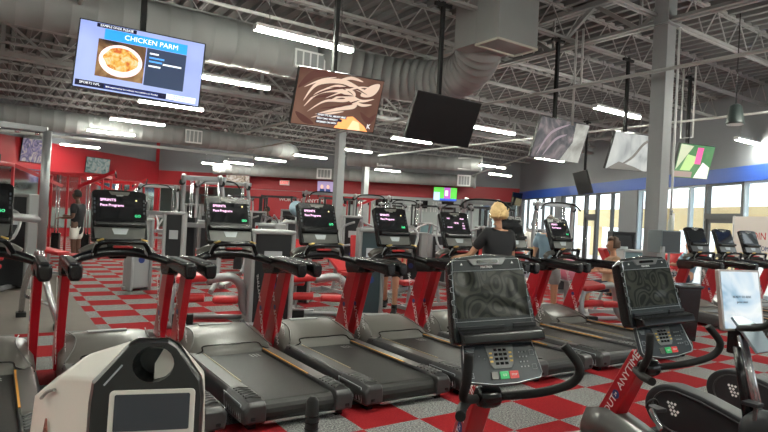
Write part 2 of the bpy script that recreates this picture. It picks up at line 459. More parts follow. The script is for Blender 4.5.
for k in range(160):
    a = random.random()*2*PI; rr = random.random()**.5
    c = arc(13.6, 7.5) + Vector((math.cos(a)*rr*1.6, math.sin(a)*rr*1.2, 1.0+random.random()*1.3))
    bmesh.ops.create_icosphere(bm, subdivisions=1, radius=.12+.14*random.random(), matrix=Matrix.Translation(c) @ Euler((a, rr, a)).to_matrix().to_4x4())
tube(bm, [arc(13.6, 7.5, -.1), arc(13.6, 7.5, 1.6)], .09)
tag(obj('bush', bm, mat('leaf_green', (.16, .30, .10), .8, var=.4, vscale=8)), 'green bush outside behind the glass door', 'bush')

# ------------------------------------------------------------------ ceiling lights
TUBE = mat('light_tube', (1, 1, 1), .4, emit=(.95, .97, .84), es=165)
TUBEC = mat('light_tube_cool', (1, 1, 1), .4, emit=(1, .97, .92), es=26)
bm = nb(); bar(bm, (-.74, 0, .045), (.74, 0, .045), .12, .05)
box(bm, (-.745, 0, .02), (.02, .12, .08)); box(bm, (.745, 0, .02), (.02, .12, .08))
L0 = thing('strip_light', '', 'light')
obj('housing', bm, WHITEP, L0)
bm = nb(); prism(bm, rrect(.105, .05, .02, 3, 0, 0), 1.47, T(-.735, 0, 0) @ RZ(-90)); LT = obj('diffuser', bm, TUBE, L0)
for sx in (-.55, .55):
    bm = nb(); bar(bm, (sx, 0, .07), (sx, 0, 1.5), .009); obj('hanging_wire', bm, STEEL, L0)
ZL = 4.0
spots = [
 (3.5, 7.36, 'bright strip light hanging left of the second ceiling screen'),
 (3.63, 10.75, 'strip light just right of the food show screen'),
 (3.4, 14.35, 'strip light right under the food show screen'),
 (3.35, 18.0, 'strip light below and left of the food show screen, before the second duct'),
 (3.19, 21.6, 'strip light third below the food show screen'),
 (3.1, 24.8, 'strip light fourth below the food show screen'),
 (2.94, 28.0, 'farthest strip light of the left row, near the red wall corner'),
 (10.67, 10.92, 'strip light right of the blank black screen'),
 (10.57, 7.25, 'strip light between the fourth and fifth ceiling screens'),
 (10.5, 14.27, 'strip light below the blank black screen'),
 (10.8, 18.2, 'strip light crossing the middle column'),
 (10.9, 21.9, 'strip light at the end of the second duct'),
 (10.5, 25.2, 'strip light in the middle row left of the duct end'),
 (10.2, 28.6, 'strip light far back above the red band, fourth of the middle row'),
 (9.7, 30.7, 'strip light farthest back above the red band'),
 (16.5, 13.98, 'strip light under the fourth ceiling screen'),
 (17.4, 17.8, 'short looking strip light beside the round duct end'),
 (20.5, 20.4, 'strip light near the red and blue wall corner'),
 (16.9, 28.7, 'strip light at the top of the farthest column'),
 (16.0, 7.08, 'strip light at the right edge beside the sports screen'),
 (16.4, 24.2, 'distant strip light over the red band in the centre'),
 (3.5, 3.8, 'strip light overhead of the near treadmills, out of view'),
 (10.6, 3.7, 'strip light near the grey column overhead, out of view'),
 (3.5, .3, 'strip light above the camera'),
 (10.0, .2, 'strip light above the right hand bikes'),
 (-3.6, 3.8, 'strip light overhead left of the camera'),
 (-3.6, .3, 'strip light behind and left of the camera'),
 (3.5, -3.0, 'strip light behind the camera'),
 (-3.6, 7.3, 'strip light over the left rubber floor'),
 (-3.6, 14.3, 'strip light over the left machines'),
]
for i, (x, y, lab) in enumerate(spots):
    if i == 0: o = L0; o.location = (x, y, ZL); o['label'] = lab; o['group'] = 'hanging strip lights'
    else: dup(L0, (x, y, ZL), 0, lab, 'hanging strip lights')
L0['group'] = 'hanging strip lights'

# bell pendant / exit signs etc
t = thing('pendant_lamp', 'dark bell-shaped pendant hanging before the grey upper wall', 'lamp', G(730, 10.2, 3.55))
bm = nb(); lathe(bm, [(.05, .36), (.10, .32), (.14, .05), (.15, 0), (.13, 0)], n=20); obj('shade', bm, mat('dark_green_metal', (.03, .04, .04), .4), t)
bm = nb(); lathe(bm, [(.12, -.012), (.135, .0), (.135, .01)], n=20); obj('lens', bm, mat('frosted_lens', (.8, .8, .8), .4), t)
bm = nb(); tube(bm, [(0, 0, .35), (0, 0, 2.0)], .008, 6); obj('cord', bm, BLACK, t)

# ------------------------------------------------------------------ ducts
def duct(name, pts, r, lab, spiral=.35, n=24, flat=False):
    """spiral duct with raised seams"""
    P = [Vector(p) for p in pts]
    bm = nb(); acc = 0; out = []; rs = []
    for a, b in zip(P, P[1:]):
        L = (b-a).length; k = max(1, int(L/spiral))
        for i in range(k):
            p = a.lerp(b, i/k); q = a.lerp(b, (i+.90)/k); u = a.lerp(b, (i+.93)/k); v = a.lerp(b, (i+.97)/k)
            out += [p, q, u, v]; rs += [r, r, r*1.018, r*1.018]
    out.append(P[-1]); rs.append(r)
    tube(bm, out, rs, n)
    o = obj(name, bm, GALV); tag(o, lab, 'duct'); return o
ctr = [tuple(v) for v in [(-9, 10.15, 4.55), (2.6, 10.15, 4.55), (4.9, 10.1, 4.55)]]+[tuple(v) for v in spline([(5.3, 10.05, 4.53), (6.1, 9.75, 4.42), (6.75, 9.2, 4.32), (7.05, 8.5, 4.28), (7.0, 7.85, 4.36), (6.85, 7.45, 4.6), (6.8, 7.35, 4.85)], 4)]
d1 = duct('spiral_duct', ctr, .40, 'large grey spiral duct curving up into the box plenum')
bm = nb(); box(bm, (4.72, 9.72, 4.42), (.62, .06, .34)); vent1 = obj('vent_frame', bm, WHITEP, d1)
bm = nb()
for k in range(4): box(bm, (4.72-.22+.147*k, 9.685, 4.42), (.11, .01, .26))
obj('vent_opening', bm, COLM, vent1)
bm = nb()   # plenum
loft(bm, [[(6.2, 6.35, 4.4), (7.07, 6.35, 4.4), (7.07, 6.85, 4.4), (6.2, 6.85, 4.4)], [(6.2, 6.35, 5.58), (7.07, 6.35, 5.58), (7.07, 6.85, 5.58), (6.2, 6.85, 5.58)]])
box(bm, (6.635, 7.12, 5.0), (.85, .52, 1.14))
pl = tag(obj('plenum', bm, GALV, bevel=.01), 'square sheet metal plenum box at the top of the large duct', 'duct')
bm = nb()
for a, b in (((6.2, 6.35), (7.07, 6.35)), ((7.07, 6.35), (7.07, 6.85)), ((7.07, 6.85), (6.2, 6.85)), ((6.2, 6.85), (6.2, 6.35))): bar(bm, (*a, 4.39), (*b, 4.39), .03, .03)
obj('flange', bm, mat('cream_flange', (.5, .47, .41), .5), pl)
d2 = duct('spiral_duct', [(-9, 22.5, 4.31), (8.2, 22.6, 4.31), (9.4, 22.8, 4.31), (10.3, 23.2, 4.31), (10.9, 23.9, 4.31)], .36, 'long grey duct above the left row of strip lights')
for px in (190,):
    bm = nb(); box(bm, (6.1, 22.12, 4.28), (.62, .06, .5)); v = obj('vent_frame', bm, WHITEP, d2)
    bm = nb()
    for k in range(4): box(bm, (6.1-.22+.147*k, 22.085, 4.28), (.11, .01, .4))
    obj('vent_opening', bm, COLM, v)
p0, p1 = G(345, 26, 4.15), G(477, 25.4, 4.15)
d3 = duct('spiral_duct', [p0, p1], .30, 'grey duct with a pale disc end near the middle of the back wall')
bm = nb(); dd = (p1-p0).normalized(); tube(bm, [p1, p1+dd*.1], .36, 24); obj('end_cap', bm, LGREY, d3)
def vent_on(parent, c, w, h):
    bm = nb(); box(bm, c, (w, .05, h), Euler((0, 0, -YAW))); v = obj('vent_frame', bm, WHITEP, parent)
    bm = nb(); n = W(0, -.03)
    for k in range(4):
        q = Vector(c)+W((-.375+.25*k)*w*.85, 0)*1+n; box(bm, q, (w*.17, .01, h*.75), Euler((0, 0, -YAW)))
    obj('vent_opening', bm, COLM, v)
vent_on(d3, G(382, 25.62, 4.12), .7, .5); vent_on(d3, G(462, 25.3, 4.15), .6, .5)
p0, p1 = G(212, 31.5, 3.82), G(472, 31.3, 3.82)
d4 = duct('spiral_duct', [p0, p1], .32, 'lowest grey duct running just over the red band')
bm = nb(); tube(bm, [p1, p1+dd*.1], .36, 24); obj('end_cap', bm, LGREY, d4)
vent_on(d4, G(322, 31.0, 3.8), .8, .55); vent_on(d4, G(462, 30.95, 3.82), .7, .6)

# sprinkler pipes
def pipe(pts, r, lab, drops=()):
    bm = nb(); tube(bm, pts, r, 8)
    for d in drops: tube(bm, d, r*.7, 8)
    tag(obj('sprinkler_pipe', bm, PIPEM), lab, 'pipe')
pipe([(8.0, -1, 3.95), (8.0, 21.5, 3.95)], .028, 'long thin sprinkler pipe passing left of the near grey column', [[(8.0, 6.2, 3.95), (8.0, 6.2, 4.9)], [(8.02, 6.35, 3.3), (8.02, 6.35, 4.9)]])
pipe([(11.75, -1, 3.9), (11.75, 18, 3.9)], .026, 'sprinkler pipe passing right of the near grey column with two drops', [[(11.75, 6.3, 3.9), (11.75, 6.3, 3.55), (11.75, 6.55, 3.55), (11.75, 6.55, 5)], [(11.75, 6.3, 3.9), (11.75, 6.3, 5.0)]])
pipe([(-12, 20.9, 3.62), (8, 20.9, 3.62)], .05, 'thick pale pipe under the second duct on the left')
pipe([(-2, 8.9, 4.75), (8.6, 8.9, 4.75)], .03, 'thin pipe along the joist over the second ceiling screen')
pipe([(.75, 2.2, 4.4), (.9, 8, 4.5), (.95, 12, 4.6)], .03, 'sloping pipe beside the food show screen, upper left')
pipe([G(470, 24, 3.55), G(530, 20, 4.05)], .03, 'slanting thin pipe near the red and blue wall corner')

# ------------------------------------------------------------------ televisions
TVOFF = mat('dark_tv_glass', (.008, .008, .009), .35, spec=.25)
tvf = mat('tv_frame', (.01, .01, .01), .3)
def em(name, col, s=1.0): return mat('screen_'+name, col, .25, emit=col, es=s, coat=.5)
def frame_tv(label, pos, yaw, tilt, roll=0, w=1.23, h=.70, pole=True, group='hanging screens', scr=None, name='television'):
    t = thing(name, label, 'television', pos, 0, group)
    Mt = RZ(yaw) @ RX(tilt) @ RY(roll)
    bm = nb(); prism(bm, rrect(w+.024, h+.024, .006, 2), .045, Mt); obj('bezel', bm, tvf, t)
    bm = nb(); prism(bm, rrect(w, h, .002, 1), .004, Mt @ T(0, -.004, 0)); s = obj('screen', bm, scr or SCREEN, t)
    bm = nb(); prism(bm, rrect(.5, .36, .02, 2), .05, Mt @ T(0, .045, 0)); obj('rear_housing', bm, tvf, t)
    if pole:
        b0 = Mt @ Vector((0, .14, .05)); bm = nb()
        bar(bm, (b0.x, b0.y+.05, b0.z-.1), (b0.x, b0.y+.05, 4.95-pos[2]), .055, .055)
        bar(bm, (b0.x-.16, b0.y+.05, 4.9-pos[2]), (b0.x+.16, b0.y+.05, 4.9-pos[2]), .05, .05)
        box(bm, (b0.x, b0.y, b0.z), (.16, .14, .22)); obj('mounting_pole', bm, BLACKM, t)
        bm = nb(); c = Vector((b0.x-.05, b0.y+.05, 5.02-pos[2]))
        tube(bm, [c+Vector((.09*math.cos(a/10*2*PI), 0, .11*math.sin(a/10*2*PI)+.02)) for a in range(10)], .006, 5); obj('cable_loop', bm, BLACK, t)
    return t, s, Mt
def flat(parent, Mt, poly, m, d, name):
    bm = nb(); vs = [bm.verts.new(Mt @ Vector((x, -.005-d*.0008, z))) for x, z in poly]
    f = bm.faces.new(vs)
    return obj(name, bm, m, parent)
def R4(x0, z0, x1, z1): return [(x0, z0), (x1, z0), (x1, z1), (x0, z1)]
def noise_screen(name, cols, scale, dist=2, es=.8, wave=False):
    m = bpy.data.materials.new(name); m.use_nodes = True; nt = m.node_tree; b = nt.nodes['Principled BSDF']
    tc = nt.nodes.new('ShaderNodeTexCoord')
    if wave:
        n = nt.nodes.new('ShaderNodeTexWave'); n.inputs['Distortion'].default_value = 9; n.inputs['Detail'].default_value = 1.5; n.wave_type = 'RINGS'; n.inputs['Detail Scale'].default_value = .8
    else:
        n = nt.nodes.new('ShaderNodeTexNoise'); n.inputs['Distortion'].default_value = dist; n.inputs['Detail'].default_value = 3
    n.inputs['Scale'].default_value = scale
    r = nt.nodes.new('ShaderNodeValToRGB'); r.color_ramp.elements[0].color = (*cols[0][1], 1); r.color_ramp.elements[0].position = cols[0][0]
    r.color_ramp.elements[1].color = (*cols[-1][1], 1); r.color_ramp.elements[1].position = cols[-1][0]
    for p, c in cols[1:-1]: r.color_ramp.elements.new(p).color = (*c, 1)
    nt.links.new(tc.outputs['Object'], n.inputs['Vector']); nt.links.new(n.outputs['Fac'], r.inputs['Fac'])
    nt.links.new(r.outputs['Color'], b.inputs['Emission Color']); b.inputs['Emission Strength'].default_value = es
    b.inputs['Base Color'].default_value = (.02, .02, .02, 1); b.inputs['Roughness'].default_value = .15
    return m
# 1 food show
t, s, Mt = frame_tv('large lit ceiling screen showing a cooking show plate of food', (1.23, 6.59, 3.08), -11.9, -2.8, 3.2,
                    scr=noise_screen('pale_blue_picture', [(.3, (.36, .45, .92)), (.7, (.50, .60, 1.0))], 1.5, .5, 1.0))
flat(s, Mt, R4(-.38, .19, .44, .30), em('header', (.03, .30, .78)), 1, 'header_bar')
text('CHICKEN PARM', .075, em('white', (.95, .97, 1)), s, Mt @ T(-.19, -.007, .245), align='LEFT')
flat(s, Mt, R4(-.46, .305, -.08, .345), em('black', (.01, .01, .03)), 1, 'caption_bar')
text('SAMPLE OVER PLEASE', .033, em('white', (.95, .97, 1)), s, Mt @ T(-.27, -.007, .325))
flat(s, Mt, R4(.04, -.22, .44, .185), em('navy', (.035, .05, .09)), 1, 'text_panel')
for k, (x0, x1, z, c) in enumerate(((.07, .16, .13, (.8, .85, .9)), (.07, .22, .085, (.1, .35, .8)), (.07, .20, .045, (.1, .35, .8)), (.21, .40, .035, (.7, .75, .8)), (.07, .19, -.005, (.75, .8, .85)))):
    flat(s, Mt, R4(x0, z-.009, x1, z+.009), em('line%d' % (0 if c[0] > .3 else 1), c), 2, 'text_line')
flat(s, Mt, R4(-.43, -.21, .03, .185), noise_screen('photo_board', [(.35, (.03, .02, .02)), (.55, (.25, .13, .06)), (.75, (.7, .45, .2))], 3, 1, .9), 1, 'photo')
el = [(-.2+.21*math.cos(a*PI/16), -.015+.17*math.sin(a*PI/16)) for a in range(32)]
flat(s, Mt, el, em('plate', (.82, .66, .66)), 2, 'plate')
el = [(-.2+.165*math.cos(a*PI/16)*(1+.06*math.sin(a*1.3)), -.0+.125*math.sin(a*PI/16)) for a in range(32)]
flat(s, Mt, el, noise_screen('food', [(.35, (.75, .16, .04)), (.5, (.95, .55, .1)), (.65, (.9, .8, .45))], 14, 1, .95), 3, 'food')
flat(s, Mt, R4(-.6, -.335, .36, -.275), em('black', (.01, .01, .03)), 1, 'ticker')
text('SPORTS NFL', .035, em('white', (.95, .97, 1)), s, Mt @ T(-.56, -.008, -.30), align='LEFT')
flat(s, Mt, R4(-.33, -.33, .2, -.285), em('navy2', (.02, .03, .12)), 2, 'ticker_panel')
text('Bills expected to be without two starters on Sunday', .024, em('white', (.95, .97, 1)), s, Mt @ T(-.06, -.009, -.307))
flat(s, Mt, R4(.28, -.33, .58, -.27), em('pale', (.7, .78, .95)), 2, 'score_box')
for k in range(2): text('BUF 24  MIA 17', .024, em('dark', (.02, .05, .3)), s, Mt @ T(.43, -.009, -.285-.026*k))
# 2 brown swirl picture
t, s, Mt = frame_tv('lit ceiling screen showing brown and cream swirls with captions', (3.65, 6.60, 3.06), .3, 20.2, -1.6,
                    scr=noise_screen('brown_picture', [(.3, (.16, .06, .04)), (.6, (.30, .15, .10)), (.8, (.42, .22, .15))], 1.2, .6, .55))
cream = em('cream', (.52, .40, .33), .8)
def swirl(pts, wd, m=cream, d=2):
    P = spline([(x, 0, z) for x, z in pts], 6); n = len(P); A = []; B = []
    for i, p in enumerate(P):
        tt = (P[min(i+1, n-1)]-P[max(i-1, 0)]).normalized(); nn = Vector((-tt.z, 0, tt.x)); ww = wd*math.sin(PI*(i+.5)/n)
        A.append(p+nn*ww); B.append(p-nn*ww)
    bm = nb(); f = lambda v: bm.verts.new(Mt @ Vector((v.x, -.005-d*.0008, v.z)))
    a = [f(v) for v in A]; b = [f(v) for v in B]
    for i in range(n-1): bm.faces.new((a[i], a[i+1], b[i+1], b[i]))
    obj('swirl', bm, m, s)
for pts, wd in (([(-.5, -.05), (-.35, .18), (0, .26), (.35, .18), (.5, .28)], .03), ([(-.48, -.12), (-.3, .08), (0, .14), (.3, .05), (.52, .1)], .028),
                ([(-.42, -.18), (-.2, -.02), (.1, .03), (.2, .13), (-.05, .2), (-.3, .1)], .022), ([(-.3, -.2), (0, -.1), (.25, -.02), (.05, .08), (-.15, -.02)], .03),
                ([(.3, .12), (.45, .2), (.56, .3)], .07), ([(.1, .1), (.32, .0), (.5, .02)], .02), ([(-.1, .24), (.1, .32), (.3, .3)], .02)):
    swirl(pts, wd)
dk = em('dark_brown', (.07, .03, .025), .7)
for pts, wd in (([(-.6, .1), (-.4, .3), (-.1, .33)], .05), ([(-.38, .0), (-.1, .07), (.2, .1)], .016), ([(-.45, -.02), (-.2, .12), (.15, .2), (.4, .14)], .014), ([(-.25, -.12), (.05, -.05), (.3, .06)], .014), ([(.35, -.1), (.5, -.2), (.6, -.1)], .04), ([(-.58, -.2), (-.45, -.28), (-.3, -.33)], .04)): swirl(pts, wd, dk, 2.4)
for pts, wd in (([(-.52, .12), (-.3, .24), (-.1, .3)], .012), ([(-.2, .02), (.0, .12), (.25, .22), (.45, .24)], .012), ([(-.35, -.25), (-.1, -.17), (.1, -.12)], .014)): swirl(pts, wd, cream, 2.6)
flat(s, Mt, [(.0, -.35), (.52, -.35), (.45, -.28), (.25, -.17), (.08, -.2)], em('orange', (.85, .35, .12)), 2, 'orange_shape')
flat(s, Mt, [(.2, -.35), (.4, -.35), (.36, -.24), (.26, -.22)], em('peach', (.9, .5, .3)), 3, 'orange_shape')
for k, tx in enumerate(("WHAT IT'S ALL ABOUT HERE", 'YOU TAKE, WHICH I', 'WORKED ON WITH')):
    flat(s, Mt, R4(-.28, -.20-.045*k-.018, .16-.06*k, -.20-.045*k+.018), em('black', (.01, .01, .03)), 4, 'caption_bar')
    text(tx, .032, em('white', (.95, .97, 1)), s, Mt @ T(-.27, -.0095, -.20-.045*k), align='LEFT')
text('K', .09, em('white', (.95, .97, 1)), s, Mt @ T(.52, -.0095, -.28))
# 3 blank
frame_tv('blank black ceiling screen, third from the left', (5.59, 6.79, 3.10), -.2, 22.2, .2, scr=TVOFF)
# 4..6 pictures with window glare painted into their glowing colour
t, s, Mt = frame_tv('ceiling screen with dark crowd picture and painted pale glare, fourth from the left', (8.2, 6.72, 3.10), -1.9, 18.3, 0,
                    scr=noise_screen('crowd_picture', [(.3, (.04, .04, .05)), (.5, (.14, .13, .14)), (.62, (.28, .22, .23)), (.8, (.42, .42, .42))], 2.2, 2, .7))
flat(s, Mt, [(.1, -.35), (.6, -.35), (.6, .34), (.25, .34), (.3, .0)], noise_screen('pale_glare', [(.3, (.28, .27, .24)), (.7, (.62, .62, .56))], 1.5, 2, .8), 1, 'painted_glare_area')
for pts in ([(-.5, -.3), (-.3, .1), (.1, .3)], [(-.35, -.3), (-.15, .0), (.1, .12)]): swirl(pts, .025, em('violet_grey', (.22, .17, .2), .8), 2)
t, s, Mt = frame_tv('ceiling screen half hidden behind the grey column, pale picture with painted glare', (10.12, 6.59, 3.09), -2.5, 17.6, -1.9,
                    scr=noise_screen('picture_with_glare', [(.3, (.30, .31, .31)), (.5, (.55, .57, .55)), (.7, (.72, .73, .68))], 1.3, 1.5, .8))
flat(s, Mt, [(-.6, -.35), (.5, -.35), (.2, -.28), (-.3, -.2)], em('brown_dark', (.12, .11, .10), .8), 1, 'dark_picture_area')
swirl([(-.3, -.3), (.05, -.1), (.3, .2), (.6, .3)], .035, em('brown_dark', (.12, .11, .10), .8), 2)
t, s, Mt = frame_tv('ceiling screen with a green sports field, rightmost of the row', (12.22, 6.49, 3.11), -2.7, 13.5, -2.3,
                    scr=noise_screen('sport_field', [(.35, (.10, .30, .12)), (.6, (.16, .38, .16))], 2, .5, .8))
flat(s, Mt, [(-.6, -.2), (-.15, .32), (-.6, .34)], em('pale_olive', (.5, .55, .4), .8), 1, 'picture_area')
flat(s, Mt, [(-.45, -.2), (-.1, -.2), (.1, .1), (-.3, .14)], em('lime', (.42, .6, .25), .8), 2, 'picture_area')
flat(s, Mt, [(.08, -.35), (.6, -.35), (.58, -.1), (.3, .0)], em('pale_glare2', (.75, .76, .72), .8), 1, 'painted_glare_area')
flat(s, Mt, R4(.0, -.05, .22, .3), em('pink', (.75, .12, .35), .8), 3, 'player_figure')
flat(s, Mt, R4(-.62, -.34, .0, -.22), em('brown_bar', (.3, .22, .2), .8), 3, 'ticker')
# 7 side screen
frame_tv('dark screen seen almost edge-on above the far windows', tuple(G(580, 18, 3.0)), -124, 18, 0, scr=TVOFF)
# screens on walls
def wall_tv(label, p, yaw, w, h, scr, tilt=8): return frame_tv(label, tuple(p), yaw, tilt, 0, w, h, False, 'wall screens', scr)
yd = -math.degrees(YAW)
wall_tv('wall screen with colourful arcs high on the red left wall', W(LWB(23.9)+.14, 24.0, 3.62), yd+78, 1.15, .95, noise_screen('arc_picture', [(.3, (.05, .06, .09)), (.5, (.25, .2, .35)), (.6, (.5, .4, .35)), (.75, (.6, .6, .65))], 3, 2, .6))
wall_tv('small wall screen with grey green picture on the red left wall', W(LWB(28.4)+.14, 27.6, 3.38), yd+60, 1.2, .72, noise_screen('teal_picture', [(.35, (.06, .12, .12)), (.55, (.3, .36, .33)), (.7, (.45, .32, .25))], 3, 2, .6))
wall_tv('wall screen with a bright sports crowd over the red band, left part', G(236, 32.6, 3.45), yd, 1.3, .8, noise_screen('crowd2', [(.3, (.1, .07, .05)), (.5, (.5, .4, .3)), (.65, (.8, .75, .7)), (.75, (.7, .4, .1))], 4, 1.5, .8))
t, s, Mt = wall_tv('wall screen with people in dark shirts behind the middle column', G(328, 32.6, 3.1), yd, 1.35, .78, em('news', (.32, .25, .42), .9))
for x, c in ((-.42, (.02, .04, .12)), (-.08, (.03, .05, .14)), (.42, (.02, .03, .1))):
    flat(s, Mt, [(x-.16, -.38), (x+.18, -.38), (x+.13, -.05), (x-.1, -.03)], em('shirt%d' % int(x*10), c), 1, 'figure')
    flat(s, Mt, [(x+.08*math.cos(a*PI/6), .08+.12*math.sin(a*PI/6)) for a in range(12)], em('face', (.7, .42, .33)), 2, 'face')
t, s, Mt = wall_tv('wall screen with green football field on the red band', G(444, 32.6, 3.12), yd, 1.3, .74, em('grass', (.12, .62, .08), 1))
flat(s, Mt, R4(-.65, -.37, -.3, .1), em('pale2', (.5, .65, .85)), 1, 'picture_area')
flat(s, Mt, R4(-.07, -.37, .3, .37), em('violet', (.45, .12, .5)), 1, 'player_figure')
flat(s, Mt, R4(.0, -.1, .15, .2), em('white', (.95, .97, 1)), 2, 'player_figure')
flat(s, Mt, R4(-.3, -.37, .65, -.25), em('blue_bar', (.05, .12, .6)), 2, 'ticker')
wall_tv('small dark screen at the corner of red and blue bands', G(516, 31.6, 3.0), yd+50, 1.1, .7, SCREEN)
for i, px in enumerate((349, 363, 381, 396, 421, 447, 466)):  # monitor-shaped panels stand in for dark reflections on the back wall
    wall_tv('small blank monitor below the red band, %s' % ['left of the thin column', 'right of the thin column', 'above the fourth console', 'just above the white lettering left end', 'above the pale wall lettering', 'under the football screen right edge', 'nearest the leg press tower'][i], G(px, 32.6, 2.45), yd, .62, .4, SCREEN)['group'] if False else wall_tv('small blank monitor below the red band, %s' % ['left of the thin column', 'right of the thin column', 'above the fourth treadmill console', 'just left of the pale wall lettering', 'above the pale wall lettering', 'under the football screen', 'rightmost of the row'][i], G(px, 32.6, 2.48), yd, .66, .42, SCREEN)
# exit sign
t = thing('exit_sign', 'small red lit sign on the red band', 'sign', G(283, 32.7, 3.3), -YAW)
bm = nb(); box(bm, (0, 0, 0), (.55, .08, .28)); obj('housing', bm, WHITEP, t, bevel=.01)
text('EXIT', .22, mat('exit_red', (.9, .05, .05), .4, emit=(1, .1, .1), es=2), t, T(0, -.045, 0))
#@@EQUIP
# ------------------------------------------------------------------ treadmills
def make_treadmill(name='treadmill'):
    t = thing(name, '', 'treadmill')
    for s in (-1, 1):                                   # side rails
        bm = nb()
        xo, xi = s*.445, s*.285
        loft(bm, [[(xo, y, .05), (xo, y, .17), (xo-s*.03, y, .215), (xi, y, .215), (xi, y, .05)] for y in (.30, 1.6)])
        obj('side_rail', bm, RAILD, t, bevel=.006)
        bm = nb(); loft(bm, [[(xo-s*.035, y, .212), (xo-s*.035, y, .222), (xi+s*.012, y, .222), (xi+s*.012, y, .212)] for y in (.42, 1.58)])
        obj('foot_platform', bm, RAILM, t, bevel=.003)
        # rear end cap: rounded block with grooves
        bm = nb()
        loft(bm, [[(xo+s*d0, y, z0), (xo+s*(d0+.01), y, zt-.05), (xo-s*.03, y, zt), (xi+s*.005, y, zt), (xi-s*.0, y, zt-.04), (xi, y, z0)] for y, d0, z0, zt in ((.0, -.02, .07, .19), (.03, 0, .055, .215), (.2, .004, .05, .226), (.44, 0, .05, .224))], smooth=False)
        ec = obj('rear_end_cap', bm, mat('grey_cap', (.04, .04, .042), .32), t, bevel=.012, seg=3)
        bm = nb()
        for k in range(6):
            y = .10+.05*k
            tube(bm, spline([(xi+s*.02, y-.03, .227), (xi+s*.08, y+.015, .229), (xo-s*.035, y+.0, .226)], 4), .007, 6)
        obj('grip_ridge', bm, RAILM, ec)
        bm = nb()
        for k in range(7): bar(bm, (xo+s*.006, .10+.045*k, .08), (xo+s*.002, .13+.045*k, .18), .006, .012)
        tube(bm, [(xo+s*.005, .07, .07), (xo+s*.006, .08, .19), (xo+s*.006, .45, .195), (xo+s*.006, .42, .07), (xo+s*.005, .07, .07)], .003, 5)
        obj('side_vent', bm, GREYINK, ec)
        bm = nb(); box(bm, (xo-s*.06, -.003, .10), (.03, .01, .02)); obj('cap_slot', bm, BLACK, ec)
        bm = nb(); bar(bm, (xi+s*.008, .52, .226), (xi+s*.008, 1.50, .226), .014 if s > 0 else .010, .006)
        obj('edge_stripe', bm, ORANGE if s > 0 else TAN, t)
    bm = nb()                                           # belt with rounded rear
    prof = [(1.62, .195), (.10, .195)]+[(.10-.075*math.sin(a), .12+.075*math.cos(a)) for a in [PI*k/8 for k in range(1, 9)]]+[(1.62, .045)]
    vsA = [bm.verts.new((-.28, y, z)) for y, z in prof]; vsB = [bm.verts.new((.28, y, z)) for y, z in prof]
    n = len(prof); bm.faces.new(vsA); bm.faces.new(vsB[::-1])
    for k in range(n): bm.faces.new((vsA[k], vsB[k], vsB[(k+1) % n], vsA[(k+1) % n]))
    bl = obj('running_belt', bm, BELT, t)
    bm = nb()
    for k in range(3):
        for j in range(2): bar(bm, (.12+.035*k, 1.42-.05*j, .1965), (.135+.035*k, 1.38-.05*j, .1965), .006, .001)
    obj('belt_mark', bm, INK, bl)
    bm = nb(); bar(bm, (-.29, .04, .055), (.29, .04, .055), .03, .02); obj('rear_crossbar', bm, STEEL, t)
    for s in (-1, 1):
        for y in (.12, 2.05): bm = nb(); box(bm, (s*.36, y, .03), (.06, .08, .06)); obj('foot', bm, BLACK, t)
    # hood
    def ring(y, z, wd, drop=.0, r=.07):
        return [(-wd, y, .06), (-wd-.0, y, z-.10), (-wd+.05, y, z-.025), (-wd+.14, y, z+.0), (-.1, y, z+.012), (.1, y, z+.012), (wd-.14, y, z), (wd-.05, y, z-.025), (wd, y, z-.10), (wd, y, .06)]
    bm = nb(); loft(bm, [ring(1.50, .205, .40), ring(1.56, .245, .43), ring(1.68, .30, .44), ring(1.85, .35, .435), ring(2.05, .375, .43), ring(2.17, .36, .42), ring(2.24, .27, .40), ring(2.27, .14, .38)], smooth=True)
    hd = obj('motor_hood', bm, HOODM, t, smooth=True)
    bm = nb(); tube(bm, spline([(-.43, 1.50, .20), (-.30, 1.53, .235), (-.26, 1.60, .268), (0, 1.585, .272), (.26, 1.60, .268), (.30, 1.53, .235), (.43, 1.50, .20)], 5), .007, 6)
    obj('hood_seam', bm, BLACK, hd)
    for s in (-1, 1):
        bm = nb(); tube(bm, spline([(s*.33, 2.12, .375), (s*.30, 1.9, .365), (s*.33, 1.72, .315), (s*.41, 1.55, .235)], 5), .006, 6); obj('hood_trim_line', bm, RAILM, hd)
    bm = nb(); box(bm, (-.02, 2.05, .387), (.34, .07, .012)); obj('hood_badge', bm, LGREY, hd, bevel=.004)
    # masts
    for s in (-1, 1):
        bm = nb(); a = Vector((s*.425, 2.02, .12)); b = Vector((s*.425, 1.70, .98))
        d = (b-a).normalized(); up = Vector((1, 0, 0)); y = d.cross(up).normalized()
        loft(bm, [[p+up*(sx*.034)+y*(sy*hw) for sx, sy in ((-1, -1), (1, -1), (1, 1), (-1, 1))] for p, hw in ((a, .108), (b, .085))])
        ms = obj('mast', bm, RED, t, bevel=.008)
        ang = math.degrees(math.atan2(b.z-a.z, -(b.y-a.y)))
        mid = a.lerp(b, .52)
        for sx in ((-1,) if s > 0 else (-1, 1)):
            Mx = T(mid.x+sx*.0352, mid.y, mid.z) @ (RZ(-90) if sx < 0 else RZ(90))
            # local +x of text runs along the mast, upwards
            Mx = Mx @ (RY(-(180-ang)) if sx < 0 else RY(-ang))
            text('WORKOUT', .072, INK, ms, Mx @ T(-.21, 0, 0)); text('ANYTIME', .072, INK, ms, Mx @ T(.21, 0, 0))
            bm = nb(); lathe(bm, [(.026, -.001), (.026, .001)], n=14, axis='y'); bm.transform(Mx); obj('round_badge', bm, BLUEINK, ms)
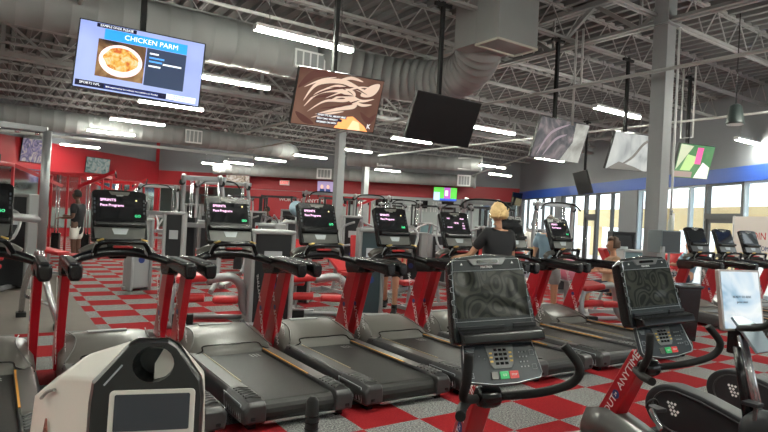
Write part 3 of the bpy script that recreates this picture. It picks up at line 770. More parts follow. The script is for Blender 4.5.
        bm = nb(); loft(bm, [[(s*.425-.04, 1.82, .93), (s*.425+.04, 1.82, .93), (s*.425+.04, 1.60, .95), (s*.425-.04, 1.60, .95)], [(s*.425-.045, 1.86, 1.0), (s*.425+.045, 1.86, 1.0), (s*.425+.045, 1.55, .98), (s*.425-.045, 1.55, .98)], [(s*.425-.04, 1.88, 1.07), (s*.425+.04, 1.88, 1.07), (s*.425+.04, 1.5, 1.08), (s*.425-.04, 1.5, 1.08)]])
        obj('mast_bracket', bm, BLACK, t, bevel=.015)
        # arm toward the rider
        bm = nb()
        def sec(y, z, hw, hh): return [(s*.425+x*hw, y, z+q*hh) for x, q in ((-1, -.5), (-.6, -1), (.6, -1), (1, -.5), (1, .6), (.7, 1), (-.7, 1), (-1, .6))]
        loft(bm, [sec(1.85, 1.07, .04, .04), sec(1.6, 1.065, .045, .055), sec(1.3, 1.06, .045, .055), sec(1.1, 1.05, .05, .06), sec(1.0, 1.045, .05, .068), sec(.975, 1.045, .04, .055)])
        ar = obj('handrail', bm, BLACK, t, bevel=.012, seg=2)
        bm = nb(); loft(bm, [[(s*.425-.03, 1.58, 1.118), (s*.425+.03, 1.58, 1.118), (s*.425+.03, 1.05, 1.112), (s*.425-.03, 1.05, 1.112)], [(s*.425-.02, 1.56, 1.126), (s*.425+.02, 1.56, 1.126), (s*.425+.02, 1.07, 1.12), (s*.425-.02, 1.07, 1.12)]])
        obj('hand_pad', bm, BLACKM, ar)
    # arched crossbar
    bm = nb(); pts = spline([(-.425, 1.62, 1.06), (-.3, 1.70, 1.105), (-.12, 1.74, 1.145), (.12, 1.74, 1.145), (.3, 1.70, 1.105), (.425, 1.62, 1.06)], 6)
    tube(bm, pts, [.032+.012*math.sin(PI*i/(len(pts)-1)) for i in range(len(pts))], 10)
    cb = obj('crossbar', bm, BLACK, t)
    bm = nb(); box(bm, (.02, 1.715, 1.195), (.16, .05, .02)); obj('stop_key', bm, REDD, cb, bevel=.006)
    bm = nb(); tube(bm, spline([(-.30, 1.84, 1.13), (-.2, 1.86, 1.18), (0, 1.87, 1.19), (.2, 1.86, 1.18), (.3, 1.84, 1.13)], 5), .035, 8); obj('accessory_tray', bm, HOODM, t)
    # inner bar with contacts
    bm = nb(); tube(bm, spline([(-.21, 1.70, 1.13), (-.19, 1.64, 1.215), (-.12, 1.60, 1.245), (.12, 1.60, 1.245), (.19, 1.63, 1.225), (.25, 1.70, 1.13)], 6), .021, 10); ib = obj('inner_handlebar', bm, BLACK, t)
    for s in (-1, 1):
        bm = nb(); bar(bm, (s*.225, 1.70, 1.12), (s*.195, 1.66, 1.235), .022, .03); obj('strut', bm, SILVER, ib)
        bm = nb(); box(bm, (s*.18, 1.62, 1.262), (.055, .05, .014), Euler((0, s*.3, 0))); obj('pulse_contact', bm, GOLD, ib, bevel=.005)
    # console
    Mc = T(0, 1.83, 1.48) @ RX(-21)
    c = obj('console', console_body(.47, .49), BLACK, t, bevel=.012, seg=3); c.matrix_local = Mc
    console_face(c, small=True)
    bm = nb(); loft(bm, [[(-.07, 1.80, 1.08), (.07, 1.80, 1.08), (.07, 1.9, 1.08), (-.07, 1.9, 1.08)], [(-.12, 1.86, 1.3), (.12, 1.86, 1.3), (.12, 1.92, 1.3), (-.12, 1.92, 1.3)]]); obj('console_neck', bm, BLACK, t, bevel=.01)
    return t
def console_body(wd, ht):
    bm = nb(); a, b = wd/2, ht/2
    poly = [(-a+.015, -b), (a-.015, -b), (a, -b+.02), (a-.004, b-.03), (a-.03, b-.008), (0, b), (-a+.03, b-.008), (-a+.004, b-.03), (-a, -b+.02)]
    prism(bm, poly, .07); return bm
def console_face(c, small=True):
    # bezel in grey-black, screen, tray, key panel
    bm = nb(); prism(bm, rrect(.45, .285, .012, 2, 0, .08), .004, T(0, -.004, 0)); obj('bezel', bm, BLACK, c)
    bm = nb(); prism(bm, rrect(.385, .212, .004, 1, 0, .068), .003, T(0, -.0075, 0)); sc_ = obj('screen', bm, SCREEN, c)
    bm = nb(); prism(bm, [(-.09, .22), (-.07, .188), (.07, .188), (.09, .22)], .008, T(0, -.01, 0)); obj('top_speaker', bm, HOODM, c)
    for s in (-1, 1):
        bm = nb()
        for k in range(4): box(bm, (s*.208, -.006, .02+.04*k), (.014, .004, .022))
        obj('side_key', bm, PANEL, c)
    bm = nb(); loft(bm, [[(-.215, -.002, -.055), (.215, -.002, -.055), (.215, -.002, -.115), (-.215, -.002, -.115)], [(-.21, -.055, -.085), (.21, -.055, -.085), (.205, -.05, -.118), (-.205, -.05, -.118)]]); obj('device_ledge', bm, BLACK, c, bevel=.006)
    bm = nb(); prism(bm, [(-.215, -.125), (.215, -.125), (.205, -.225), (.10, -.232), (-.10, -.232), (-.205, -.225)], .006, T(0, -.006, 0)); kp = obj('key_panel', bm, PANELS, c)
    bm = nb(); prism(bm, [(-.07, -.135), (.07, -.135), (.05, -.19), (-.05, -.19)], .004, T(0, -.009, 0)); obj('key_cluster', bm, GREYINK, kp)
    text('MATRIX', .016, INK, c, T(0, -.0085, .181))
    return sc_
TY = 3.87
tm = make_treadmill()
def screen_of(t):
    for c in t.children:
        if c.name.startswith('console') and not c.name.startswith('console_neck'):
            for s in c.children:
                if s.name.startswith('screen'): return s
ts = [
 (-.10, 'leftmost treadmill, cut off by the left picture edge'),
 (.95, 'second treadmill from the left, behind the white-shelled machine'),
 (1.97, 'treadmill whose deck fills the floor right of the white-shelled machine'),
 (2.98, 'treadmill with its console just left of the middle column, third full deck from the left'),
 (3.98, 'treadmill with its console before the bare-legged walkers, left of the one in use'),
 (5.00, 'treadmill the blonde woman in a black shirt is walking on'),
 (6.03, 'treadmill right of the blonde woman, behind the large central bike console'),
 (7.05, 'last treadmill of the near group, before the man in blue grey'),
 (10.39, 'treadmill of the right window group nearest the grey column'),
 (11.42, 'middle treadmill of the right window group'),
 (12.46, 'treadmill of the right window group at the right picture edge'),
]
tread = []
for i, (x, lab) in enumerate(ts):
    if i == 0: o = tm; o.location = (x, TY, 0); o['label'] = lab; o['group'] = 'treadmills in one long row'
    else: o = dup(tm, (x, TY if i < 8 else 3.80, 0), 0 if i < 8 else math.radians(-12), lab, 'treadmills in one long row')
    tread.append(o)
for i, o in enumerate(tread):
    s = screen_of(o)
    if 1 <= i <= 4 or i == 7:
        a = text('SPRINTS', .036, GLOWP, s, T(-.165, -.010, .135), align='LEFT'); text('Pace Programs', .033, GLOWP, s, T(-.165, -.010, .085), align='LEFT')
        text('GO', .034, GLOWG, s, T(.15, -.010, -.012))
        bm = nb(); lathe(bm, [(.008, -.0095), (.008, -.0085)], n=8, axis='y'); bm.transform(T(.14, 0, .14)); obj('screen_icon', bm, mat('amber_dot', (.9, .7, .3), .4, emit=(1, .75, .35), es=1.2), s)
    elif i == 5:
        text('14:16', .035, GLOWP, s, T(0, -.010, .08))
        for x, z, q in ((-.12, .14, 'SPEED'), (.11, .14, 'INCLINE'), (-.12, .02, 'CALORIES'), (.12, .08, '0.0'), (.12, .045, 'PACE'), (.12, .01, 'LEVEL')): text(q, .018, GLOWP, s, T(x, -.010, z))
    elif i == 0: text('GO', .034, GLOWG, s, T(.15, -.010, -.012))

# ------------------------------------------------------------------ upright bikes (front)
REFLFILM = mat('wavy_screen_painted_reflection_film', (.020, .021, .019), .3, spec=.2)  # swirled screen reflections painted into the film colour
_nt = REFLFILM.node_tree; _n = _nt.nodes.new('ShaderNodeTexNoise'); _n.inputs['Scale'].default_value = 5; _n.inputs['Detail'].default_value = 0; _n.inputs['Distortion'].default_value = 1.2
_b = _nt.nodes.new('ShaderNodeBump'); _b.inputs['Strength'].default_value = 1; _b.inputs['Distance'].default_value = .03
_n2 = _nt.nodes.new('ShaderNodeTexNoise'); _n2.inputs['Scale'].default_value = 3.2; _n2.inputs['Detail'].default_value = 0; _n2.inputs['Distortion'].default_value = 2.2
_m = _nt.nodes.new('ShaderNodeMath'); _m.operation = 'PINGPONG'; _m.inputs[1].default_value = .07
_r = _nt.nodes.new('ShaderNodeValToRGB'); _r.color_ramp.elements[0].position = .027; _r.color_ramp.elements[0].color = (.008, .009, .009, 1); _r.color_ramp.elements[1].position = .033; _r.color_ramp.elements[1].color = (.034, .036, .030, 1)  # two-tone swirls paint screen reflections into the base colour
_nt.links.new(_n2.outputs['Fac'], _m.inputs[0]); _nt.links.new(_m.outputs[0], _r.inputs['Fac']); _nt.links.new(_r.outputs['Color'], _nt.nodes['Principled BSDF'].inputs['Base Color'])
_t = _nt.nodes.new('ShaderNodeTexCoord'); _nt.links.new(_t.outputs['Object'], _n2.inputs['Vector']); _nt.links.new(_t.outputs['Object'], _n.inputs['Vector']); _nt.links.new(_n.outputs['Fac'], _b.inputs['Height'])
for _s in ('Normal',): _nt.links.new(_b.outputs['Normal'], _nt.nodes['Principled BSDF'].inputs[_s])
def make_bike():
    """origin on the floor below the screen centre, rider sits at -y"""
    t = thing('exercise_bike', '', 'exercise bike')
    Mc = T(-.01, 0, 1.2) @ RY(-4) @ RX(-17) @ Matrix.Diagonal((1.12, 1.15, 1.03, 1))
    bm = nb()
    front = [(-.20, -.235), (.205, -.235), (.215, -.20), (.185, .165), (.15, .195), (.0, .208), (-.15, .195), (-.185, .165), (-.205, -.20)]
    def L(y, k, dz=0): return [Mc @ Vector((x*k, y, z*k+dz)) for x, z in front]
    loft(bm, [L(0, 1), L(.018, 1.03), L(.07, 1.0), L(.10, .90)])
    c = obj('console_housing', bm, BLACK, t, bevel=.008, seg=2)
    bm = nb(); prism(bm, [(x*.97, z*.97) for x, z in front], .003, Mc @ T(0, -.0035, 0)); f = obj('face_plate', bm, mat('charcoal_face', (.024, .030, .034), .42, spec=.3), c)
    bm = nb(); prism(bm, rrect(.36, .235, .004, 1), .003, Mc @ T(-.0, -.0075, 0)); s = obj('screen', bm, REFLFILM, c)
    bm = nb()   # pale outline
    Z = lambda p: [Mc @ Vector((x, -.0055, z)) for x, z in p]
    tube(bm, Z([(-.175, .18), (.165, .18), (.19, -.16)]), .0013, 5); tube(bm, Z([(-.175, .18), (-.198, -.16)]), .0013, 5); tube(bm, Z([(-.19, -.133), (.195, -.133)]), .0013, 5)
    tube(bm, Z([(-.185, .123), (.185, .123)]), .0012, 5)
    for sx in (-1, 1):
        p = [(sx*.184, .123)]
        for k in range(4):
            z = .098-.065*k
            p += [(sx*.185, z+.012), (sx*.200, z+.008), (sx*.200, z-.012), (sx*.185, z-.018)]
        tube(bm, Z(p+[(sx*.186, -.133)]), .0012, 5)
    obj('outline', bm, GREYINK, f)
    text('MATRIX', .017, INK, f, Mc @ T(-.005, -.006, .140))
    bm = nb(); prism(bm, [(-.10, .185), (.10, .185), (.075, .150), (-.075, .150)], .010, Mc @ T(0, -.012, 0)); sp = obj('top_speaker', bm, mat('grey_speaker', (.17, .175, .18), .35, metal=.4), c, bevel=.003)
    bm = nb(); prism(bm, rrect(.11, .016, .007, 3, 0, .168), .006, Mc @ T(0, -.016, 0)); obj('speaker_slot', bm, BLACK, sp)
    for sx in (-1, 1):
        bm = nb(); prism(bm, [(sx*.13-.006, .155), (sx*.13+.006, .155), (sx*.13, .166)], .002, Mc @ T(0, -.006, 0)); obj('arrow_mark', bm, INK, f)
    # device ledge
    bm = nb(); pts = [(-.19, -.165), (.205, -.165), (.21, -.25), (-.185, -.25)]
    A = [Mc @ Vector((x, -.005, z)) for x, z in pts]; Bv = [Mc @ Vector((x*1.0, -.075, z*1.0-(.035 if z > -.2 else 0))) for x, z in pts]
    loft(bm, [A, Bv]); lg = obj('device_ledge', bm, BLACK, c, bevel=.012, seg=3)
    bm = nb(); bar(bm, Mc @ Vector((-.185, -.012, -.172)), Mc @ Vector((.04, -.012, -.172)), .014, .03); bar(bm, Mc @ Vector((.085, -.012, -.168)), Mc @ Vector((.20, -.012, -.168)), .014, .03); obj('ledge_lip', bm, CHAR, lg, bevel=.003)
    # key panel, flatter
    Mk = T(.02, -.105, .865) @ RY(-3) @ RX(-28) @ Matrix.Diagonal((1.06, 1, 1.05, 1))
    kp = [(-.185, .095), (.185, .095), (.205, -.06), (.19, -.085), (.06, -.105), (-.06, -.105), (-.19, -.085), (-.205, -.06)]
    bm = nb(); loft(bm, [[Mk @ Vector((x, 0, z)) for x, z in kp], [Mk @ Vector((x*1.02, .02, z*1.03)) for x, z in kp], [Mk @ Vector((x*.8, .075, z*.75)) for x, z in kp]])
    k = obj('key_panel', bm, PANEL, t, bevel=.005)
    Y = lambda p: [Mk @ Vector((x, -.003, z)) for x, z in p]
    bm = nb(); q = [(x*.985, z*.97) for x, z in kp]; tube(bm, Y(q[1:]+[q[0]]), .0022, 6); obj('panel_edge', bm, mat('bright_edge', (.6, .62, .65), .3, metal=.4), k)
    bm = nb(); prism(bm, [(-.075, .085), (.075, .085), (.06, -.01), (.045, -.03), (-.045, -.03), (-.06, -.01)], .006, Mk @ T(0, -.007, 0)); kc = obj('display_cluster', bm, mat('grey_cluster', (.14, .15, .155), .35), k, bevel=.002)
    bm = nb()
    for i in range(4):
        for j in range(3): box(bm, Mk @ Vector((-.024+.024*j, -.009, .06-.022*i)), (.016, .004, .012), (Mk.to_3x3().to_4x4()))
    obj('number_window', bm, SCREEN, kc)
    bm = nb()
    for x in (-.054, .054):
        for z in (.045, .025, .005): box(bm, Mk @ Vector((x*.95, -.009, z)), (.014, .004, .008), (Mk.to_3x3().to_4x4()))
    obj('amber_key', bm, mat('amber_key', (.75, .5, .1), .4), kc)
    for x, m_, n_ in ((-.048, GREYINK, 'grey_key'), (.002, KEYG, 'start_key'), (.052, KEYR, 'stop_key')):
        bm = nb(); prism(bm, rrect(.034 if x < -.01 else .046, .036, .004, 2, x, -.062), .006, Mk @ T(0, -.007, 0)); obj(n_, bm, m_ if x > -.01 else PANELS, k, bevel=.001)
    text('GO', .014, INK, k, Mk @ T(.002, -.0085, -.062)); text('STOP', .012, INK, k, Mk @ T(.052, -.0085, -.062))
    bm = nb()
    for i in range(4):
        for j in range(3): box(bm, Mk @ Vector((.10+.018*j, -.004, .045-.024*i)), (.006, .003, .006), (Mk.to_3x3().to_4x4()))
    for x, z in ((-.165, -.005), (-.165, -.055), (.168, .04), (.168, -.03)):
        tube(bm, Y([(x-.011, z-.012), (x+.011, z-.012), (x+.011, z+.012), (x-.011, z+.012), (x-.011, z-.012)]), .0010, 4)
    for kx in range(5): box(bm, Mk @ Vector((-.15+.0*kx, -.004, .078-.007*kx)), (.05-.006*kx, .002, .0022), (Mk.to_3x3().to_4x4()))
    box(bm, Mk @ Vector((-.085, -.004, .02)), (.006, .002, .006)); box(bm, Mk @ Vector((-.11, -.004, .035)), (.005, .002, .005))
    obj('key_marks', bm, GREYINK, k)
    # handlebar with hub
    bm = nb(); tube(bm, spline([(-.20, -.20, .935), (-.205, -.20, .80), (-.19, -.14, .70), (-.06, -.02, .655), (.08, -.02, .665), (.25, -.10, .705), (.385, -.17, .77), (.41, -.20, .86), (.34, -.16, .965)], 7), .0235, 12)
    hb = obj('handlebar', bm, BLACKM, t)
    bm = nb(); tube(bm, spline([(-.10, .0, .65), (-.20, -.15, .655), (-.27, -.30, .665)], 5), .025, 12); obj('lower_grip', bm, BLACKM, hb)
    bm = nb(); lathe(bm, [(.03, -.07), (.055, -.055), (.062, -.02), (.062, .02), (.055, .055), (.03, .07)], (0, -.01, .665), 16, 'x'); box(bm, (0, .04, .75), (.07, .06, .16)); obj('clamp_hub', bm, BLACK, t, bevel=.008)
    bm = nb(); a = Vector((0, .04, .74)); b = Vector((0, .42, .05)); d = (b-a).normalized(); yv = d.cross(Vector((1, 0, 0)))
    loft(bm, [[p+Vector((1, 0, 0))*sx*.055+yv*sy*hw for sx, sy in ((-1, -1), (1, -1), (1, 1), (-1, 1))] for p, hw in ((a, .06), (b, .085))])
    ms = obj('mast', bm, RED, t, bevel=.012, seg=3)
    # lettering on the rider side and the left side of the mast
    dn = (a-b).normalized(); mid = a.lerp(b, .5)
    for px in (-1, 1):
        nrm_ = Vector((px, 0, 0)); X = dn; Zv = nrm_.cross(X)*-1
        Mt = Matrix((X, -nrm_, X.cross(-nrm_))).transposed().to_4x4(); Mt.translation = mid + nrm_*.0565
        text('WORKOUT', .078, INK, ms, Mt @ T(-.19, 0, 0)); text('ANYTIME', .078, INK, ms, Mt @ T(.25, 0, 0))
        bm = nb(); lathe(bm, [(.032, -.001), (.032, .001)], n=20, axis='y'); bm.transform(Mt @ T(.03, 0, 0)); obj('round_badge', bm, BLUEINK, ms)
        text('24', .03, INK, ms, Mt @ T(.03, -.0015, 0))
    # body
    bm = nb()
    def bs(y, hw, zt): return [(-hw, y, .06), (-hw*1.0, y, zt*.6), (-hw*.6, y, zt), (hw*.6, y, zt), (hw, y, zt*.6), (hw, y, .06)]
    loft(bm, [bs(-.40, .05, .16), bs(-.2, .08, .20), bs(.05, .10, .26), bs(.3, .12, .30), bs(.5, .10, .24), bs(.56, .06, .16)], smooth=True)
    obj('drive_housing', bm, PANELS, t, smooth=True)
    bm = nb(); tube(bm, [(-.25, .50, .035), (.25, .50, .035)], .03, 10); tube(bm, [(-.25, -1.25, .035), (.25, -1.25, .035)], .03, 10); bar(bm, (0, .5, .05), (0, -1.25, .05), .07, .05); obj('base_frame', bm, SILVER, t)
    bm = nb(); bar(bm, (0, -.80, .06), (0, -.95, .36), .10, .12); obj('seat_post', bm, SILVER, t, bevel=.01)
    bm = nb(); box(bm, (0, -.98, .40), (.40, .36, .08)); obj('saddle', bm, BLACKM, t, bevel=.03, seg=3)
    bm = nb(); box(bm, (0, -1.20, .62), (.38, .07, .34), Euler((.2, 0, 0))); obj('back_rest', bm, BLACKM, t, bevel=.03, seg=3)
    for s in (-1, 1):
        bm = nb(); bar(bm, (s*.125, -.02, .24), (s*.15, .10*s, .24+.10*s), .02, .035); obj('crank_arm', bm, STEEL, t, bevel=.004)
        bm = nb(); box(bm, (s*.20, .10*s, .24+.10*s), (.09, .11, .025)); pd = obj('pedal', bm, CHAR, t, bevel=.005)
        bm = nb(); tube(bm, [(s*.20+.05*math.cos(a), .10*s+.03, .24+.10*s+.045*math.sin(a)+.01) for a in [PI*k/8 for k in range(9)]], .008, 6); obj('pedal_strap', bm, BLACKM, pd)
    return t
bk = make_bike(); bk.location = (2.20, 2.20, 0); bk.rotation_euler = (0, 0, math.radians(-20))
bk['label'] = 'upright exercise bike in the centre foreground with the largest console and swirled painted screen reflections'; bk['group'] = 'upright bikes in the foreground'
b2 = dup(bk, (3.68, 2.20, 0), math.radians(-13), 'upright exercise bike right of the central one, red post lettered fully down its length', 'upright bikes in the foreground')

# ------------------------------------------------------------------ spin bikes
def make_spin():
    """origin on the floor below the handlebar"""
    t = thing('spin_bike', '', 'spin bike')
    def drop(k, dy=0):
        out = []
        for a in range(0, 19): 
            th = math.radians(70+a*10); out.append((.44+.27*k*math.cos(th)*-1, .29+.25*k*math.sin(th)))
        return out
    # teardrop guard seen from the side, in (y, z)
    prof = []
    for a in range(0, 25):
        th = math.radians(-95+a*8.2); prof.append((.42+.235*math.cos(th), .215+.19*math.sin(th)))
    prof += [(.20, .385), (.0, .34), (-.18, .295), (-.30, .27), (-.36, .22), (-.33, .15), (-.22, .09), (.0, .05), (.2, .03)]
    bm = nb()
    def lp(x, k): return [(x, .25+(y-.25)*k, .21+(z-.21)*k) for y, z in prof]
    loft(bm, [lp(-.085, .90), lp(-.075, .985), lp(-.05, 1.0), lp(.05, 1.0), lp(.075, .985), lp(.085, .90)])
    g = obj('flywheel_guard', bm, CHAR, t, bevel=.006)
    bm = nb()
    for sx in (-1, 1):
        p = [(sx*.087, .25+(y-.25)*.80, .21+(z-.21)*.80) for y, z in prof]; p.append(p[0]); tube(bm, p, .006, 6)
    obj('guard_groove', bm, RAILD, g)
    bm = nb()
    for r_ in range(4):
        for c_ in range(3-(r_ % 2)):
            box(bm, (-.091, .44-.028*c_-.012*r_, .27-.026*r_), (.004, .017, .017), Euler((.6, 0, 0)))
    obj('dot_logo', bm, INK, g)
    bm = nb(); lathe(bm, [(.01, -.09), (.06, -.085), (.12, -.06), (.16, -.02), (.17, .02), (.17, .05)], (-.07, -.24, .24), 28, 'x'); obj('crank_cover', bm, CHAR, t)
    bm = nb(); tube(bm, [(-.03, -.20, .30), (-.03, -.04, .88)], .033, 16); obj('handlebar_post', bm, STEEL, t)
    bm = nb(); tube(bm, [(-.045, -.13, .28), (-.045, -.03, .80)], .034, 12); obj('post_sleeve', bm, BLACK, t)
    bm = nb(); loft(bm, [[(-.05, -.05, .74), (.05, -.05, .74), (.05, .05, .74), (-.05, .05, .74)], [(-.065, -.08, .93), (.065, -.08, .93), (.06, .04, .93), (-.06, .04, .93)]]); obj('post_head', bm, BLACK, t, bevel=.01)
    bm = nb(); tube(bm, spline([(-.15, -.36, 1.13), (-.17, -.26, .99), (-.16, -.12, .95), (0, -.03, .93), (.16, -.12, .95), (.17, -.26, .99), (.15, -.36, 1.13)], 7), .022, 12); obj('handlebar', bm, BLACKM, t)
    Mk = T(.03, -.09, .91) @ RX(-38) @ Matrix.Diagonal((1.45, 1, 1.25, 1))
    bm = nb(); prism(bm, [(-.09, .10), (.09, .10), (.075, -.12), (-.075, -.12)], .02, Mk); obj('key_panel', bm, mat('blue_grey_panel', (.30, .36, .42), .22, metal=.3), t, bevel=.004)
    Mt = T(.03, .0, 1.12) @ RZ(-12) @ RX(-9)
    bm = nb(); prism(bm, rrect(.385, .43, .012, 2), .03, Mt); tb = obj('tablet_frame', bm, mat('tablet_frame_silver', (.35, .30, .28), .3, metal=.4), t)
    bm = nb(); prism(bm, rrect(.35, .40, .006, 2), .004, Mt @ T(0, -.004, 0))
    obj('tablet_screen', bm, noise_screen('painted_window_reflection', [(.35, (.25, .45, .62)), (.45, (.62, .78, .9)), (.55, (.95, 1.0, 1.0)), (.75, (.55, .72, .5))], 2.2, 1.2, .75), tb)  # window reflection painted as a glowing pattern
    for k, q in enumerate(('READY TO RIDE', 'press start')): text(q, .024, PANEL, tb, Mt @ T(.0, -.006, .02-.035*k))
    bm = nb(); tube(bm, [(-.26, .52, .03), (.26, .52, .03)], .028, 10); tube(bm, [(-.26, -.62, .03), (.26, -.62, .03)], .028, 10); bar(bm, (0, .52, .06), (0, -.62, .06), .06, .06); obj('base_frame', bm, CHAR, t)
    bm = nb(); bar(bm, (0, -.1, .25), (0, -.50, .5), .07, .09); tube(bm, [(0, -.45, .45), (0, -.52, .86)], .026, 12); obj('seat_post', bm, CHAR, t)
    bm = nb(); loft(bm, [[(x*w_, y, z_) for x, z_ in ((-1, .89), (-.8, .93), (.8, .93), (1, .89))] for y, w_ in ((-.36, .025), (-.46, .04), (-.58, .09), (-.66, .10), (-.69, .07))], smooth=True); obj('saddle', bm, BLACKM, t, smooth=True)
    for s in (-1, 1):
        bm = nb(); bar(bm, (s*.12, -.20, .30), (s*.14, -.20+.02*s, .30-.17*s), .018, .03); obj('crank_arm', bm, STEEL, t, bevel=.004)
        bm = nb(); box(bm, (s*.19, -.20+.02*s, .30-.17*s), (.09, .10, .025)); obj('pedal', bm, CHAR, t, bevel=.005)
    return t
sp = make_spin(); sp.location = (4.42, 1.98, 0); sp.rotation_euler = (0, 0, math.radians(-4))
sp['label'] = 'spin bike with a bright sky reflection painted on its tablet, at the right edge of the foreground'; sp['group'] = 'spin bikes on the right'
dup(sp, (5.45, 2.02, 0), math.radians(-4), 'spin bike whose wheel guard shows behind the silver post at the right edge', 'spin bikes on the right')

# ------------------------------------------------------------------ white machine lower left
t = thing('cardio_machine', 'white-shelled machine with black front frame, round opening and dark screen, bottom left', 'exercise machine', (.39, 1.68, 0), math.radians(-18))
Mk = T(0, 0, 1.0) @ RX(-6.6)
outl = [(-.155, -.9), (-.158, .02), (-.153, .078), (-.072, .176), (-.05, .187), (.03, .187), (.053, .172), (.118, .078), (.126, .03), (.126, -.9)]
bm = nb()
NH = 20; hole = [(-.005+.055*math.cos(2*PI*k/NH), .128+.050*math.sin(2*PI*k/NH)) for k in range(NH)]
def face_with_hole(bm, y, Mx, outer, inner):
    # triangulated plate with a hole
    vo = [bm.verts.new(Mx @ Vector((x, y, z))) for x, z in outer]; vi = [bm.verts.new(Mx @ Vector((x, y, z))) for x, z in inner]
    es = [bm.edges.new((vo[i], vo[(i+1) % len(vo)])) for i in range(len(vo))]+[bm.edges.new((vi[i], vi[(i+1) % len(vi)])) for i in range(len(vi))]
    bmesh.ops.triangle_fill(bm, use_beauty=True, edges=es)
    return vo, vi
fo, fi = face_with_hole(bm, 0, Mk, outl, hole)
def offs(y, k): return [bm.verts.new(Mk @ Vector((x*k, y, z+(k-1)*.1 if z > -.8 else z))) for x, z in outl]
m1 = offs(.02, 1.06); m2 = offs(.06, 1.07)
for A, B_ in ((fo, m1), (m1, m2)):
    for k in range(len(A)): bm.faces.new((A[k], B_[k], B_[(k+1) % len(A)], A[(k+1) % len(A)]))
hb_ = [bm.verts.new(Mk @ Vector((x*.9, .13, (z-.128)*.9+.128))) for x, z in hole]
for k in range(NH): bm.faces.new((fi[k], hb_[k], hb_[(k+1) % NH], fi[(k+1) % NH]))
bm.faces.new(hb_)
fr = obj('front_frame', bm, mat('satin_black', (.016, .016, .016), .3, coat=.2), t)
bm = nb(); prism(bm, [(-.005, .080), (.035, .090), (.050, .122), (.040, .150), (.018, .168), (-.005, .125)], .004, Mk @ T(0, .045, 0)); obj('white_inner_wall', bm, WHITE, fr)
bm = nb(); bar(bm, Mk @ Vector((-.128, -.002, .075)), Mk @ Vector((-.085, -.002, .128)), .008, .004); obj('bright_edge_strip', bm, GREYINK, fr)
bm = nb(); prism(bm, rrect(.224, .245, .012, 3, .0, -.062), .008, Mk @ T(0, -.007, 0)); sf = obj('screen_bezel', bm, WHITE, t, bevel=.002)
bm = nb(); prism(bm, rrect(.196, .098, .003, 1, .0, .0), .004, Mk @ T(0, -.010, 0)); obj('screen', bm, LCD, sf)
bm = nb(); prism(bm, rrect(.196, .09, .003, 1, .0, -.115), .004, Mk @ T(0, -.010, 0)); obj('lower_panel', bm, LCD, sf)
bm = nb()
l0 = [(-.165, .05, -.9), (-.165, .05, .0), (-.16, .05, .08), (-.075, .05, .182), (-.05, .05, .195), (.03, .05, .195), (.06, .05, .18), (.128, .05, .08), (.135, .05, .03), (.135, .05, -.9)]
l1 = [(-.24, .13, -.9), (-.242, .13, -.035), (-.268, .13, .065), (-.192, .13, .133), (-.099, .13, .154), (.03, .13, .15), (.065, .13, .14), (.132, .13, .075), (.138, .13, .0), (.138, .13, -.9)]
l2 = [(-.42, .42, -.95), (-.41, .42, -.20), (-.39, .38, -.06), (-.31, .32, .02), (-.1, .32, .05), (.03, .32, .05), (.08, .32, .04), (.13, .38, -.05), (.14, .42, -.2), (.14, .42, -.95)]
L3 = [[Vector(p)+Vector((0, 0, 1)) for p in L] for L in (l0, l1, l2)]; loft(bm, L3, cap=False); bm.faces.new([bm.verts.new(p) for p in L3[-1]])
sh = obj('shell', bm, WHITE, t, bevel=.01, seg=3)
bm = nb(); tube(bm, spline([(-.345, .27, .965), (-.315, .215, 1.0), (-.285, .165, 1.02)], 4), .005, 6); obj('grip_recess', bm, mat('grey_recess', (.3, .28, .26), .5), sh)
Mw = T(-.325, .255, .86) @ RZ(-60)
bm = nb(); tube(bm, [Mw @ Vector(p) for p in ((-.03, 0, -.04), (.03, 0, -.04), (0, 0, .045), (-.03, 0, -.04))], .003, 5); bar(bm, Mw @ Vector((0, 0, .02)), Mw @ Vector((0, 0, -.01)), .006); bar(bm, Mw @ Vector((0, 0, -.018)), Mw @ Vector((0, 0, -.026)), .006); obj('warning_triangle', bm, mat('rust_ink', (.25, .07, .05), .5), sh)
bm = nb(); box(bm, (-.02, .22, .04), (.44, .5, .08)); obj('base', bm, CHAR, t, bevel=.01)
# lone grip
t = thing('elliptical_trainer', 'machine with a black ribbed vertical grip at the bottom edge, left of the central bike', 'exercise machine', (.843, 1.59, -.14), -.3)
bm = nb(); pts = [(0, .0, .90), (0, 0, .95), (0, 0, 1.02), (0, 0, 1.10), (0, 0, 1.135), (0, 0, 1.15)]; tube(bm, pts, [.020, .021, .0215, .021, .019, .008], 16); g = obj('hand_grip', bm, BLACKM, t)
bm = nb()
for k in range(9): tube(bm, [(.0212*math.cos(a*PI/8), .0212*math.sin(a*PI/8), .93+.02*k) for a in range(17)], .0016, 4)
obj('grip_rib', bm, BLACK, g)
bm = nb(); tube(bm, spline([(0, 0, .92), (0, .03, .6), (0, .12, .2)], 5), .018, 12); obj('swing_arm', bm, SILVER, t)
bm = nb(); box(bm, (0, .12, .20), (.16, .5, .11)); obj('base', bm, CHAR, t, bevel=.02)
